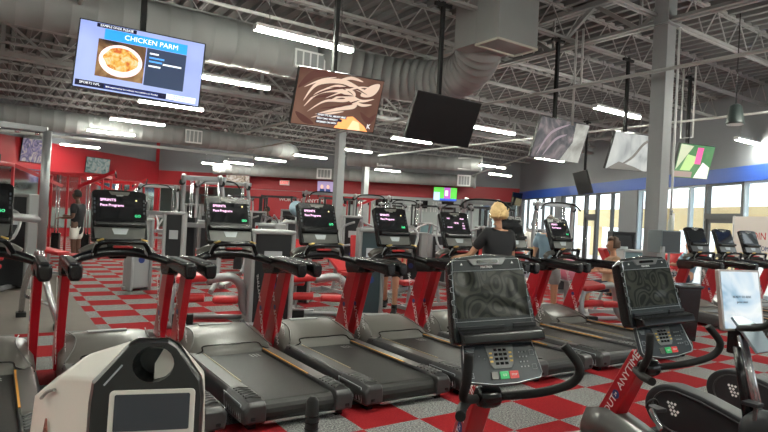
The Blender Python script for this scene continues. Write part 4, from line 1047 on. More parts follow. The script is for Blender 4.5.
#@@BG
# ------------------------------------------------------------------ gym machines behind the treadmills
def stack_machine(label, px, D, rz=0., h=1.6, shroud=GREYW, panel=CHAR, frame=SILVER, pad=REDD, w_=.5, dp=.34, word=None, wordm=None, seat=True, z0=0):
    p = G(px, D); t = thing('weight_machine', label, 'weight machine', p, -YAW+rz)
    bm = nb(); box(bm, (-w_/2+.03, 0, h/2), (.06, dp, h)); box(bm, (w_/2-.03, 0, h/2), (.06, dp, h)); box(bm, (0, 0, h-.03), (w_, dp+.02, .06))
    obj('shroud_frame', bm, shroud, t, bevel=.02)
    bm = nb(); box(bm, (0, -dp/2+.04, h/2), (w_-.12, .015, h-.12)); fp = obj('front_panel', bm, panel, t, bevel=.004)
    bm = nb(); box(bm, (0, .02, h*.35), (w_-.2, dp-.12, h*.6)); obj('weight_stack', bm, BLACK, t)
    bm = nb(); lathe(bm, [(.06, -.004), (.06, .004)], (0, -dp/2+.03, h*.42), 16, 'y'); obj('round_badge', bm, BLUEINK, fp)
    bm = nb(); box(bm, (.0, -dp/2+.028, h*.72), (w_*.4, .006, .16)); obj('instruction_card', bm, GREYINK, fp)
    if word:
        text(word, .14, wordm or INK, fp, T(0, -dp/2+.028, h*.55) @ RY(-90), ext=.002)
    bm = nb(); bar(bm, (-w_/2-.05, .05, .04), (w_/2+.05, .05, .04), .08, .06)
    if seat: bar(bm, (0, 0, .05), (0, -1.3, .05), .09, .07); bar(bm, (-.35, -1.25, .04), (.35, -1.25, .04), .08, .06)
    obj('base_frame', bm, frame, t, bevel=.015)
    if seat:
        bm = nb(); bar(bm, (0, -.95, .08), (0, -.95, .42), .07); tube(bm, spline([(0, -.6, .1), (0, -.55, .7), (0, -.65, 1.25), (0, -.9, 1.5)], 4), .035, 8); obj('seat_upright', bm, frame, t)
        bm = nb(); box(bm, (0, -.95, .46), (.36, .42, .08)); obj('seat_pad', bm, pad, t, bevel=.03, seg=3)
        bm = nb(); box(bm, (0, -.68, .85), (.34, .08, .6), Euler((-.12, 0, 0))); obj('back_pad', bm, pad, t, bevel=.03, seg=3)
        for s in (-1, 1):
            bm = nb(); tube(bm, spline([(s*.1, -.7, 1.45), (s*.42, -.75, 1.3), (s*.45, -1.0, .95), (s*.3, -1.15, .95)], 4), .025, 8); obj('press_arm', bm, frame, t)
    return t
def cable_tower(label, px, D, rz=0., h=2.3, wd=1.2, frame=SILVER, pull=True, name='cable_machine'):
    t = thing(name, label, 'cable machine', G(px, D), -YAW+rz)
    for s in (-1, 1):
        bm = nb(); tube(bm, spline([(s*wd/2, -.45, .04), (s*wd/2, -.1, .25), (s*wd/2, 0, .9), (s*wd/2, 0, h-.4), (s*wd/2*.9, -.12, h)], 5), .045, 10); obj('upright', bm, frame, t)
        bm = nb(); tube(bm, [(s*wd/2, 0, .1), (s*wd/2, .5, .04)], .035, 8); box(bm, (s*wd/2, .55, .05), (.12, .5, .09)); obj('base_foot', bm, frame, t)
        bm = nb(); box(bm, (s*wd*.33, .14, .75), (.2, .14, 1.3)); obj('weight_stack', bm, CHAR, t, bevel=.01)
        bm = nb(); tube(bm, [(s*wd*.33, .14, .1), (s*wd*.33, .14, h-.1)], .012, 6); tube(bm, [(s*wd*.38, .14, .1), (s*wd*.38, .14, h-.1)], .012, 6); obj('guide_rod', bm, STEEL, t)
        bm = nb(); lathe(bm, [(.06, -.015), (.05, 0), (.06, .015)], (s*wd/2, -.08, h-.15), 14, 'y'); obj('pulley', bm, BLACK, t)
    pieces('crossbeam', [((-wd/2-.05, 0, h-.06), (wd/2+.05, 0, h-.06), .09, .09), ((-wd/2, 0, 1.25), (wd/2, 0, 1.25), .07, .09), ((-wd/2, .05, .55), (wd/2, .05, .55), .07, .07)], frame, t, .01)
    if pull:
        bm = nb(); tube(bm, spline([(-.5, -.35, h-.18), (-.3, -.30, h-.03), (.3, -.30, h-.03), (.5, -.35, h-.18)], 5), .02, 8); obj('pull_up_bar', bm, BLACKM, t)
    return t
def red_rig(label, px, D, rz=0., h=2.35, wd=1.6):
    t = thing('pull_up_rig', label, 'rig', G(px, D), -YAW+rz)
    for x, y in ((-wd/2, 0), (wd/2, 0), (-wd/2, .9), (wd/2, .9), (-.15, .2), (.15, .2)):
        bm = nb(); bar(bm, (x, y, 0), (x, y, h), .055, .055); obj('post', bm, RED, t, bevel=.006)
    pieces('top_beam', [((-wd/2, 0, h), (wd/2, 0, h), .08, .08), ((-wd/2, .9, h), (wd/2, .9, h), .08, .08)]+[((x, 0, h), (x, .9, h), .08, .08) for x in (-wd/2, wd/2)], RED, t, .006)
    pieces('floor_beam', [((x, 0, .06), (x, .9, .06), .08, .08) for x in (-wd/2, wd/2)], RED, t, .006)
    for s in (-1, 1):
        bm = nb(); bar(bm, (s*.2, -.05, h-.35), (s*(wd/2+.45), -.5, h+.12), .07, .09); bar(bm, (s*.5, -.1, h-.02), (s*(wd/2+.35), -.42, h+.02), .05); obj('pull_arm', bm, RED, t)
        bm = nb(); tube(bm, [(s*(wd/2+.45), -.5, h+.12), (s*(wd/2+.5), -.62, h-.05)], .02, 8); obj('grip', bm, BLACKM, t)
        bm = nb(); tube(bm, [(s*.35, .2, .1), (s*.35, .2, h)], .02, 8); tube(bm, [(s*.42, .2, .1), (s*.42, .2, h)], .02, 8); obj('guide_rod', bm, STEEL, t)
        bm = nb(); box(bm, (s*.385, .2, .4), (.2, .16, .6)); obj('weight_stack', bm, BLACK, t, bevel=.01)
    return t
def power_rack(label, px, D, rz=0., col=CHAR, plates=BLACK, h=2.25):
    t = thing('power_rack', label, 'rack', G(px, D), -YAW+rz)
    for x in (-.58, .58):
        for y in (0, 1.0):
            bm = nb(); bar(bm, (x, y, 0), (x, y, h), .07); obj('post', bm, col, t)
    pieces('crossbeam', [((x, 0, z), (x, 1, z), .07, .07) for x in (-.58, .58) for z in (h-.04, .05)]+[((-.58, y, h-.04), (.58, y, h-.04), .06, .06) for y in (0, 1)], col, t)
    bm = nb(); tube(bm, [(-1.05, -.08, 1.15), (1.05, -.08, 1.15)], .016, 8); b_ = obj('barbell', bm, STEEL, t)
    for x in (-.95, -.88, .88, .95):
        bm = nb(); lathe(bm, [(.21, -.02), (.225, 0), (.21, .02)], (x, -.08, 1.15), 20, 'x'); obj('plate', bm, plates, b_)
    bm = nb(); box(bm, (0, -.2, .44), (.28, 1.1, .08)); obj('bench_pad', bm, REDD, t, bevel=.02)
    bm = nb(); bar(bm, (0, .2, 0), (0, .2, .42), .06); bar(bm, (0, -.6, 0), (0, -.6, .42), .06); bar(bm, (-.25, -.6, .03), (.25, -.6, .03), .05); obj('bench_leg', bm, SILVER, t)
    return t
def bench(label, px, D, rz=0., pad=REDD, frame=SILVER, inc=.5):
    t = thing('weight_bench', label, 'bench', G(px, D), -YAW+rz)
    bm = nb(); box(bm, (0, -.35, .46), (.3, .4, .08)); obj('seat_pad', bm, pad, t, bevel=.025, seg=3)
    bm = nb(); c, s = math.cos(inc), math.sin(inc); box(bm, (0, -.12+.42*c, .48+.42*s), (.3, .84, .08), Euler((inc, 0, 0))); obj('back_pad', bm, pad, t, bevel=.025, seg=3)
    bm = nb(); bar(bm, (0, -.5, .06), (0, .8, .06), .06); bar(bm, (0, -.35, .06), (0, -.3, .43), .06); bar(bm, (0, .35, .06), (0, -.12+.42*c, .44+.42*s), .05); bar(bm, (-.25, -.5, .04), (.25, -.5, .04), .06); bar(bm, (-.3, .8, .04), (.3, .8, .04), .06); obj('frame', bm, frame, t, bevel=.006)
    return t
def leg_machine(label, px, D, rz=0., frame=SILVER):
    t = thing('leg_machine', label, 'weight machine', G(px, D), -YAW+rz)
    bm = nb(); tube(bm, [(-.62, -.3, .05), (.75, -.3, .05)], .04, 10); tube(bm, [(-.62, .35, .05), (.75, .35, .05)], .035, 10); tube(bm, [(-.55, -.3, .05), (-.55, .35, .05)], .035, 10); obj('base_frame', bm, frame, t)
    bm = nb(); tube(bm, spline([(-.5, -.3, .05), (-.56, -.3, .30), (-.50, -.25, .55), (-.3, -.2, .62)], 5), .045, 10); obj('front_upright', bm, frame, t)
    bm = nb(); tube(bm, spline([(-.15, -.1, .62), (.18, -.05, .66), (.33, -.0, .5), (.36, .0, .25), (.55, .0, .06)], 6), .06, 12); obj('curved_frame', bm, frame, t)
    bm = nb(); box(bm, (-.32, -.15, .66), (.40, .34, .09), Euler((.1, -.1, 0))); obj('seat_pad', bm, REDD, t, bevel=.035, seg=3)
    bm = nb(); box(bm, (.12, -.1, .36), (.34, .22, .09)); obj('roller_pad', bm, REDD, t, bevel=.035, seg=3)
    bm = nb(); tube(bm, [(-.6, -.25, .38), (-.15, -.25, .40)], .055, 12); obj('shin_pad', bm, REDD, t)
    bm = nb(); box(bm, (-.40, -.30, .12), (.26, .1, .16)); box(bm, (-.3, -.33, .04), (.3, .16, .06)); obj('foot_plate', bm, BLACKM, t, bevel=.01)
    bm = nb(); tube(bm, [(.5, -.1, .5), (.5, -.1, .85)], .02, 8); lathe(bm, [(.03, -.02), (.03, .02)], (.5, -.1, .87), 10); obj('adjust_knob', bm, REDD, t)
    return t
leg_machine('low leg machine with silver curved tubes and red pads behind the second and third treadmill', 221, 7.9, .25)
leg_machine('low leg machine with a red pad in front of the seated curly haired person', 603, 9.5, .3)
leg_machine('low leg machine with a red pad seen between the third and fourth treadmill masts', 328, 8.6, .1)
stack_machine('dark weight tower with vertical red letters and a pale side, behind the third treadmill', 272, 8.15, .45, h=1.33, shroud=LGREY, panel=CHAR, w_=.62, dp=.42, word='MATRIX', wordm=mat('red_letters', (.6, .05, .05), .4), seat=False)
stack_machine('white weight tower lettered down its side, between second and third consoles', 273, 9.2, -.15, h=1.40, shroud=LGREY, panel=LGREY, w_=.3, dp=.5, word='MATRIX', wordm=BLACK, seat=False)
stack_machine('charcoal weight tower right of the middle column, before the fourth console', 372, 9.3, .2, h=1.40, shroud=GREYW, panel=mat('teal_dark', (.03, .05, .06), .3), w_=.44, seat=False)
stack_machine('weight machine behind the third console, right of the grey haired man', 300, 10.4, .1, h=1.45, shroud=LGREY, panel=CHAR)
stack_machine('narrow grey tower on the checkered floor between the first treadmill masts', 141, 10.8, .9, h=1.35, shroud=LGREY, panel=LGREY, w_=.42, dp=.3, seat=False)
stack_machine('grey shrouded weight machine left of the thick silver pole', 18, 10.2, .1, h=1.68, shroud=GREYW, panel=CHAR, w_=.55)
stack_machine('charcoal weight tower below the silver cable frame, left of the second console', 176, 10.6, .2, h=1.50, shroud=LGREY, panel=CHAR, w_=.38, seat=False)
stack_machine('weight machine behind the red rig on the left', 140, 16.5, .4, h=1.75)
stack_machine('weight machine deep behind the silver cable frame', 196, 15.5, -.3, h=1.7)
stack_machine('weight machine left of the walking pair, far back', 352, 14.0, .3, h=1.6, shroud=LGREY)
stack_machine('weight machine with red pads right of the fourth console', 416, 13.0, -.5, h=1.3, shroud=GREYW)
stack_machine('weight machine with red pads behind the one right of the fourth console', 405, 17.5, -.5, h=1.4, shroud=LGREY)
stack_machine('low teal fronted machine behind the seated curly haired person', 640, 13.4, .2, h=1.15, shroud=LGREY, panel=mat('teal_panel', (.12, .20, .22), .3), w_=1.0, seat=False)
stack_machine('dark square topped machine before the window pier', 622, 13.9, 0, h=1.55, shroud=CHAR, panel=CHAR, w_=.55, seat=False)
stack_machine('weight machine under the window left of the last near console', 537, 18, .3, h=1.5, shroud=LGREY)
stack_machine('weight machine between the fifth and sixth consoles, far back', 485, 15.0, -.2, h=1.5, shroud=GREYW)
ct = cable_tower('tall silver cable frame with two beams, left of the second console', 202, 11.2, 0, h=2.22, wd=.76, pull=False)
bm = nb(); bar(bm, (-.35, 0, 1.45), (-1.15, .1, 1.45), .10, .08); bar(bm, (-.35, 0, 1.1), (-.9, .1, 1.1), .09, .07); obj('side_beam', bm, SILVER, ct, bevel=.01)
cable_tower('silver cable frame just left of the second console top, behind the nearer frame', 222, 14.5, 0, h=2.3, wd=1.3)
cable_tower('pale cable frame far behind the first console', 158, 19, .1, h=2.3)
cable_tower('cable frame with a black top bar left of the blonde woman', 480, 11.5, .1, h=2.05, wd=.7)
cable_tower('cable frame before the windows right of the blonde woman', 553, 13.6, .2, h=2.15, wd=.95)
cable_tower('cable frame far back under the football screen', 455, 21, 0, h=2.2)
cable_tower('cable frame far back left of the middle column', 322, 18, .3, h=2.3)
cable_tower('cable frame beside the thin far column', 372, 18.5, -.2, h=2.3)
red_rig('large red rig with raised pull-up arms right of the thick silver pole', 70, 16.0, .2)
red_rig('second red rig behind the man in white shorts', 122, 20, -.2)
red_rig('red rig with a diagonal arm at the left picture edge', -52, 12.2, .1)
red_rig('small looking red rig far back right of the middle column', 350, 24, 0)
power_rack('dark power rack with barbell against the red panel, left', 246, 25, 0, plates=BLACK)
power_rack('dark power rack with barbell before the red panel, right of its twin', 276, 22.5, 0, plates=BLACK)
power_rack('power rack behind the charcoal tower and third console', 340, 21, .3, plates=RED)
power_rack('power rack under the pale wall lettering', 425, 25, -.2)
power_rack('power rack under the mirrors behind the silver cable frame', 205, 26, 0)
power_rack('power rack near the corner of red and blue bands', 500, 25, -.1)
bench('red padded bench beside the red rig on the left', 62, 12.2, 1.2, inc=.1)
bench('red padded bench behind the second treadmill mast', 196, 12.5, .8)
bench('red bench seat tilted back, behind the seated curly haired person', 617, 10.75, 1.6, inc=1.1)
bench('red bench between third and fourth consoles', 345, 11.5, .6)
bench('bench in front of the dumbbell rack', 462, 16, 1.2)
bench('red bench right of the walking pair', 428, 10.4, -1, inc=.7)
stack_machine('grey weight machine right of the thin column, far back', 392, 21.5, .2, h=1.6, shroud=LGREY)
stack_machine('weight machine between fourth and fifth consoles, far back', 438, 14.5, .4, h=1.25, shroud=LGREY)
stack_machine('small looking weight machine under the football screen', 448, 26, -.3, h=1.5, shroud=GREYW)
stack_machine('weight machine left of the fifth console with a teal front', 426, 19.0, .1, h=1.5, panel=mat('teal_panel', (.12, .20, .22), .3))
stack_machine('weight machine seen right of the second console', 258, 18.5, .4, h=1.6, shroud=LGREY)
stack_machine('weight machine behind the grey haired seated person', 290, 18.5, -.4, h=1.7, shroud=LGREY)
stack_machine('weight machine at the mirrors, left of the power racks', 232, 20, .2, h=1.7, shroud=LGREY)
cable_tower('cable frame far behind the power racks on the left', 240, 28, 0, h=2.3)
cable_tower('cable frame between the thin column and the fourth console', 392, 26.5, .2, h=2.3)
cable_tower('cable frame below the pale wall lettering', 405, 22, -.1, h=2.3)
power_rack('power rack just right of the fifth console top', 478, 23, .3, plates=RED)
bench('red bench far back left of the fifth console', 420, 15.5, .6)
bench('red bench deep behind the silver cable frame', 186, 23, 1.0)
# dumbbell rack with dumbbells
t = thing('dumbbell_rack', 'two tier dumbbell rack below the pale wall lettering', 'rack', G(446, 19.5), -YAW)
for s in (-1, 1):
    bm = nb(); bar(bm, (s*1.3, .2, 0), (s*1.3, -.05, 1.0), .07); bar(bm, (s*1.3, -.3, .04), (s*1.3, .3, .04), .07); obj('side_frame', bm, BLACK, t)
for z, y in ((.45, -.0), (.85, .1)):
    bm = nb(); box(bm, (0, y, z), (2.7, .3, .03), Euler((.3, 0, 0))); obj('shelf', bm, CHAR, t)
bm = nb(); tube(bm, [(-.07, 0, 0), (.07, 0, 0)], .016, 8)
db = thing('dumbbell', 'round dark dumbbell on the rack below the pale wall lettering', 'dumbbell', group='dumbbells on the far rack')
obj('handle', bm, STEEL, db)
for s in (-1, 1):
    bm = nb(); lathe(bm, [(.05, -.04), (.075, -.03), (.075, .03), (.05, .04)], (s*.11, 0, 0), 12, 'x'); obj('weight_head', bm, BLACKM, db)
k = 0
for z, y in ((.55, 0.), (.95, .1)):
    for i in range(8):
        q = W(-1.15+.33*i, y) + G(446, 19.5) + Vector((0, 0, z))
        if k == 0: db.location = q; db.rotation_euler = (0, 0, -YAW+1.2)
        else: dup(db, q, -YAW+1.2, db['label'])
        k += 1
# medicine ball on the black machine
bm = nb(); bmesh.ops.create_uvsphere(bm, u_segments=20, v_segments=12, radius=.19, matrix=Matrix.Translation(G(296, 15.0, 1.72)))
o = tag(obj('medicine_ball', bm, mat('blue_white_ball', (.35, .5, .75), .5, var=.7, vscale=4), smooth=True), 'blue and white ball on the dark tower left of the third console', 'ball')
stack_machine('dark tower carrying the blue and white ball, left of the third console', 296, 15.0, 0, h=1.53, shroud=CHAR, panel=BLACK, w_=.6, seat=False)
bm = nb(); bmesh.ops.create_uvsphere(bm, u_segments=20, v_segments=12, radius=.22, matrix=Matrix.Translation(G(570, 10.9, .80)))
tag(obj('exercise_ball', bm, mat('pink_ball', (.75, .25, .35), .45), smooth=True), 'pink ball on a low stand seen between the last two red masts', 'ball')
bm = nb(); lathe(bm, [(.16, 0), (.14, .03), (.05, .06), (.05, .55), (.15, .585)], G(570, 10.9, 0), 16); tag(obj('ball_stand', bm, SILVER), 'low stand under the pink ball', 'stand')

# silver frame with the thick pole, on the rubber floor
t = thing('stretch_frame', 'thick silver pole frame with splayed legs on the rubber floor, left', 'frame', (0, 0, 0))
up = G(43.5, 7.35); upx, upy = up.x, up.y
bm = nb(); tube(bm, [(upx, upy, .95), (upx, upy, 2.46)], .052, 16); obj('pole', bm, SILVER, t)
bm = nb(); tube(bm, spline([(upx, upy, 1.1), (upx, upy, .9), (.60, 8.14, .45), (.72, 8.06, .05)], 6), .04, 12); obj('leg', bm, STEEL, t)
bm = nb(); tube(bm, spline([(upx-.02, upy+.05, .95), (.38, 8.8, .5), (.36, 9.1, .05)], 6), .035, 12); obj('leg', bm, STEEL, t)
bm = nb(); tube(bm, [(.62, 8.12, .30), (.38, 9.0, .30)], .022, 8); obj('cross_brace', bm, STEEL, t)
for x, y in ((.72, 8.05), (.36, 9.1)):
    bm = nb(); box(bm, (x, y, .035), (.12, .14, .07)); obj('rubber_foot', bm, BLACKM, t, bevel=.01)
far = G(-60, 6.9)
bm = nb(); tube(bm, [(upx, upy, 1.33), (far.x, far.y, 1.40)], .05, 12); obj('side_bar', bm, SILVER, t)
bm = nb(); bar(bm, (upx, upy, 2.47), (far.x, far.y, 2.52), .09, .07); obj('top_beam', bm, SILVER, t)
for k in range(4):
    bm = nb(); q = Vector((upx, upy, 2.43)).lerp(Vector((far.x, far.y, 2.48)), .1+.2*k); lathe(bm, [(.03, -.04), (.03, .0)], q, 10); obj('bolt', bm, STEEL, t)
bm = nb(); tube(bm, [(far.x, far.y, 0), (far.x, far.y, 2.52)], .052, 12); obj('pole', bm, STEEL, t)

# bin and wipe dispenser beside the column
t = thing('waste_bin', 'tall black waste bin by the near grey column', 'bin', (8.5, 4.62, 0), -.35)
bm = nb(); loft(bm, [[(x*.20*k, y*.19*k, z) for x, y in ((-1, -1), (1, -1), (1, 1), (-1, 1))] for z, k in ((0, .82), (.78, 1.0))], cap=True); obj('body', bm, BLACK, t, bevel=.015)
bm = nb(); box(bm, (0, 0, .80), (.44, .42, .05)); obj('rim', bm, BLACK, t, bevel=.012)
t = thing('wipe_dispenser', 'dark grey square dispenser box mounted on the near grey column', 'dispenser', (8.40, 4.86, 1.27), -.35)
bm = nb(); box(bm, (0, 0, .17), (.34, .30, .34)); obj('body', bm, mat('slate_box', (.16, .19, .21), .4, metal=.2), t, bevel=.008)
bm = nb(); box(bm, (0, -.152, .17), (.31, .004, .31)); obj('front_door', bm, mat('slate_door', (.03, .035, .04), .4), t)
bm = nb(); box(bm, (-.16, -.17, .05), (.05, .05, .10)); obj('latch', bm, LGREY, t, bevel=.006)
t = thing('spray_bottle', 'white spray bottle standing on the dispenser box', 'bottle', (8.46, 4.80, 1.612), .4)
bm = nb(); lathe(bm, [(.042, 0), (.045, .02), (.045, .12), (.038, .16), (.016, .20), (.015, .23)], n=18); obj('bottle_body', bm, mat('frosted_bottle', (.7, .72, .68), .35), t)
bm = nb(); box(bm, (0, 0, .25), (.032, .03, .04)); bar(bm, (-.02, 0, .285), (.075, 0, .29), .03, .035); bar(bm, (.035, 0, .27), (.055, 0, .22), .012); obj('trigger_head', bm, LGREY, t, bevel=.004)
# banner in the window
t = thing('banner', 'white banner with red lettering standing at the window on the right edge', 'banner', rw(14.75)+Vector((-.35, .1, 0)), math.atan2((rw(9)-rw(14)).y, (rw(9)-rw(14)).x))
bm = nb(); box(bm, (.6, 0, 1.55), (2.6, .02, 1.1)); pn = obj('panel', bm, mat('banner_white', (.75, .70, .66), .6), t)
bm = nb(); box(bm, (.6, .013, 1.9), (2.5, .004, .12)); box(bm, (.6, .013, 1.15), (2.5, .004, .22)); obj('red_stripe', bm, REDD, pn)
text('JOIN NOW', .26, REDD, pn, T(.6, -.013, 1.60), ext=.002)
text('NO COMMITMENT', .16, BLUEINK, pn, T(.6, -.013, 1.30), ext=.002)
bm = nb(); 
for x in (-.65, 1.85): tube(bm, [(x, 0, 0), (x, 0, 2.12)], .02, 8); box(bm, (x, 0, .01), (.1, .4, .02))
obj('stand', bm, SILVER, t)

# ------------------------------------------------------------------ people
def skin_mesh(chains, sub=1):
    """chains: list of (list of (co, radius)), optionally branching by shared index; returns a bmesh"""
    out = nb()
    for verts, edges in chains:
        me = bpy.data.meshes.new('sk'); me.from_pydata([v[0] for v in verts], edges, []); o = bpy.data.objects.new('sk', me); COL.objects.link(o)
        o.modifiers.new('s', 'SKIN'); 
        for i, v in enumerate(verts):
            r = v[1]; r = (r, r) if not isinstance(r, tuple) else r
            me.skin_vertices[0].data[i].radius = r
        me.skin_vertices[0].data[0].use_root = True
        s = o.modifiers.new('u', 'SUBSURF'); s.levels = sub; s.render_levels = sub
        dg = bpy.context.evaluated_depsgraph_get(); m2 = bpy.data.meshes.new_from_object(o.evaluated_get(dg))
        out.from_mesh(m2); bpy.data.objects.remove(o); bpy.data.meshes.remove(me); bpy.data.meshes.remove(m2)
    return out
def person(label, loc, rz, J, cloth, hair, skin=SKIN, scale=1.0, short=True, sleeve=True, hairkind='short', fat=1.0, long_shirt=0., long_pants=False):
    """J: joints; local frame faces +y.  cloth = (shirt, bottoms, shoes)"""
    D_ = dict(pel=(0, 0, .95), wai=(0, .0, 1.08), che=(0, .01, 1.30), nec=(0, .0, 1.46), hd=(0, .03, 1.60),
              shL=(-.18, 0, 1.40), elL=(-.25, -.02, 1.12), haL=(-.24, .12, .90), shR=(.18, 0, 1.40), elR=(.25, -.02, 1.12), haR=(.24, .12, .90),
              hiL=(-.10, 0, .90), knL=(-.11, .02, .50), anL=(-.11, -.02, .09), hiR=(.10, 0, .90), knR=(.11, .02, .50), anR=(.11, -.02, .09))
    D_.update(J); P = {k: Vector(v) for k, v in D_.items()}
    t = thing('person', label, 'person', loc, rz); t.scale = (scale,)*3
    f = fat
    names = ['pel', 'wai', 'che', 'nec', 'hd', 'shL', 'elL', 'haL', 'shR', 'elR', 'haR', 'hiL', 'knL', 'anL', 'hiR', 'knR', 'anR']
    rad = dict(pel=(.14*f, .115*f), wai=(.125*f, .10*f), che=(.15*f, .11*f), nec=.055, hd=.055, shL=.062, elL=.043, haL=.03, shR=.062, elR=.043, haR=.03, hiL=.095*f, knL=.062, anL=.043, hiR=.095*f, knR=.062, anR=.043)
    ix = {n: i for i, n in enumerate(names)}
    V = [(P[n], rad[n]) for n in names]
    E = [('pel', 'wai'), ('wai', 'che'), ('che', 'nec'), ('nec', 'hd'), ('che', 'shL'), ('shL', 'elL'), ('elL', 'haL'), ('che', 'shR'), ('shR', 'elR'), ('elR', 'haR'), ('pel', 'hiL'), ('hiL', 'knL'), ('knL', 'anL'), ('pel', 'hiR'), ('hiR', 'knR'), ('knR', 'anR')]
    chains = [(V, [(ix[a], ix[b]) for a, b in E])]
    for s, el, ha in ((-1, 'elL', 'haL'), (1, 'elR', 'haR')):
        d = (P[ha]-P[el]).normalized(); sd = d.cross(Vector((0, 1, .3))).normalized()*1.0
        palm = P[ha]+d*.06; nn = d.cross(sd).normalized()
        chains.append(([(P[ha]-d*.02, .024), (palm, (.034, .016)), (palm+d*.02, (.034, .014))], [(0, 1), (1, 2)]))
        for k, L in enumerate((.060, .072, .068, .055)):
            b0 = palm+sd*(.027-.018*k); b1 = b0+d*(L*.5+.015)+nn*.004; b2 = b1+d*L*.4+nn*.022; 
            chains.append(([(b0, .0095), (b1, .0085), (b2, .007)], [(0, 1), (1, 2)]))
        b0 = P[ha]+d*.025+sd*.028; chains.append(([(b0, .011), (b0+d*.03+sd*.028, .010), (b0+d*.055+sd*.03+nn*.012, .008)], [(0, 1), (1, 2)]))
    bm = skin_mesh(chains)
    # head with brow, nose, mouth, chin and ears
    hd = P['hd']; c = hd+Vector((0, .015, .06))
    r_ = bmesh.ops.create_uvsphere(bm, u_segments=20, v_segments=14, radius=1.0)
    for v in r_['verts']:
        x, y, z = v.co; w2 = .074*(1-.18*max(0, -z)); yy = y*.094; 
        if z < -.3 and y > 0: yy *= 1-.10*(-z-.3)
        v.co = c+Vector((x*w2, yy, z*.115))
    for q, rr, sc_ in ((Vector((0, .096, -.012)), .015, (1, 1.3, 1.9)), (Vector((-.076, -.005, -.01)), .018, (.5, 1, 1.7)), (Vector((.076, -.005, -.01)), .018, (.5, 1, 1.7)), (Vector((0, .084, -.052)), .014, (1.7, .7, .5))):
        bmesh.ops.create_icosphere(bm, subdivisions=2, radius=rr, matrix=Matrix.Translation(c+q) @ Matrix.Diagonal((*sc_, 1)))
    obj('body', bm, skin, t, smooth=True)
    bm = nb()
    for s in (-1, 1): bmesh.ops.create_icosphere(bm, subdivisions=2, radius=.009, matrix=Matrix.Translation(c+Vector((s*.030, .087, .006))))
    obj('eye', bm, BLACK, t)
    # hair
    bm = nb(); r_ = bmesh.ops.create_uvsphere(bm, u_segments=24, v_segments=16, radius=1.0)
    big = {'short': 1.07, 'bun': 1.42, 'curly': 1.32, 'thin': 1.04}[hairkind]
    dele = []
    for v in r_['verts']:
        x, y, z = v.co; n_ = 1+(.13 if hairkind in ('curly', 'bun') else .02)*math.sin(x*17+y*11)*math.cos(z*13+x*7)
        v.co = c+Vector((x*.076, y*.096-.012, z*.117+.012))*1.0+Vector((x*.076, y*.09, z*.1))*(big*n_-1)
        if y > .35 and z < .45: dele.append(v)
        elif z < -.55: dele.append(v)
    bmesh.ops.delete(bm, geom=list(set(dele)), context='VERTS')
    ho = obj('hair', bm, hair, t, smooth=True); so = ho.modifiers.new('th', 'SOLIDIFY'); so.thickness = .012; so.offset = 0
    if hairkind == 'bun':
        bm = nb(); r_ = bmesh.ops.create_uvsphere(bm, u_segments=20, v_segments=12, radius=.075, matrix=Matrix.Translation(c+Vector((.02, -.12, .015))))
        for v in r_['verts']: v.co += Vector((math.sin(v.co.z*160)*.006, math.cos(v.co.x*150)*.006, 0))
        obj('hair_bun', bm, hair, t, smooth=True)
        bm = nb()
        for k in range(9):
            a = -1.2+.3*k; b0 = c+Vector((.06*math.sin(a), -.10, .0)); tube(bm, spline([b0, b0+Vector((.02*math.sin(a*3), -.05, .04*math.cos(k))), b0+Vector((.04*math.sin(a*2), -.05, -.06+.02*k))], 3), .006, 5)
        obj('loose_strand', bm, hair, t)
    # shirt
    e = .026
    sv = []
    for s in 'LR':
        a, b = P['sh'+s], P['el'+s]; sv.append(a.lerp(b, .72 if sleeve else .15))
    V = [(P['pel']+Vector((0, 0, -.17-long_shirt)), (.15*f+e, .12*f+e)), (P['wai'], (.128*f+e, .105*f+e)), (P['che'], (.155*f+e*.5, .115*f+e)), (P['che'].lerp(P['nec'], .72), (.085, .07)), (P['shL'], .066+e), (sv[0], .058+e*.8), (P['shR'], .066+e), (sv[1], .058+e*.8)]
    if cloth[0] is not None: obj('shirt', skin_mesh([(V, [(0, 1), (1, 2), (2, 3), (2, 4), (4, 5), (2, 6), (6, 7)])]), cloth[0], t, smooth=True)
    kf = .98 if long_pants else .82
    V = [(P['wai'].lerp(P['pel'], .4), (.125*f+e, .10*f+e)), (P['pel'], (.148*f+e, .12*f+e))]; Ed = [(0, 1)]
    for s in 'LR':
        i = len(V); k_ = P['hi'+s].lerp(P['kn'+s], kf)
        V += [(P['hi'+s], .10*f+e), (k_, .07+e*1.3)]; Ed += [(1, i), (i, i+1)]
        if long_pants: V.append((P['kn'+s].lerp(P['an'+s], .92), .052+e)); Ed.append((i+1, i+2))
    obj('trousers' if long_pants else 'shorts', skin_mesh([(V, Ed)]), cloth[1], t, smooth=True)
    for s in 'LR':
        a = P['an'+s]; bm = nb()
        loft(bm, [[a+Vector((x*w_, y, z)) for x, z in ((-1, -.09), (-1, -.05), (-.6, zt), (.6, zt), (1, -.05), (1, -.09))] for y, w_, zt in ((-.075, .03, -.02), (-.04, .042, .03), (.02, .045, .02), (.10, .048, -.03), (.165, .042, -.05), (.185, .025, -.065))])
        obj('shoe', bm, cloth[2], t, bevel=.01)
        bm = nb(); tube(bm, [a+Vector((0, 0, -.03)), a+Vector((0, 0, .06))], .05, 10); obj('sock', bm, cloth[2], t)
    return t
CB = mat('black_cotton', (.012, .012, .015), .9); CW = mat('white_cotton', (.70, .68, .64), .9); CBL = mat('blue_grey_cotton', (.20, .30, .38), .9, var=.2, vscale=5)
CN = mat('navy_cotton', (.03, .035, .06), .9); JE = mat('pale_jeans', (.35, .45, .55), .9); CG = mat('grey_cotton', (.3, .3, .3), .9)
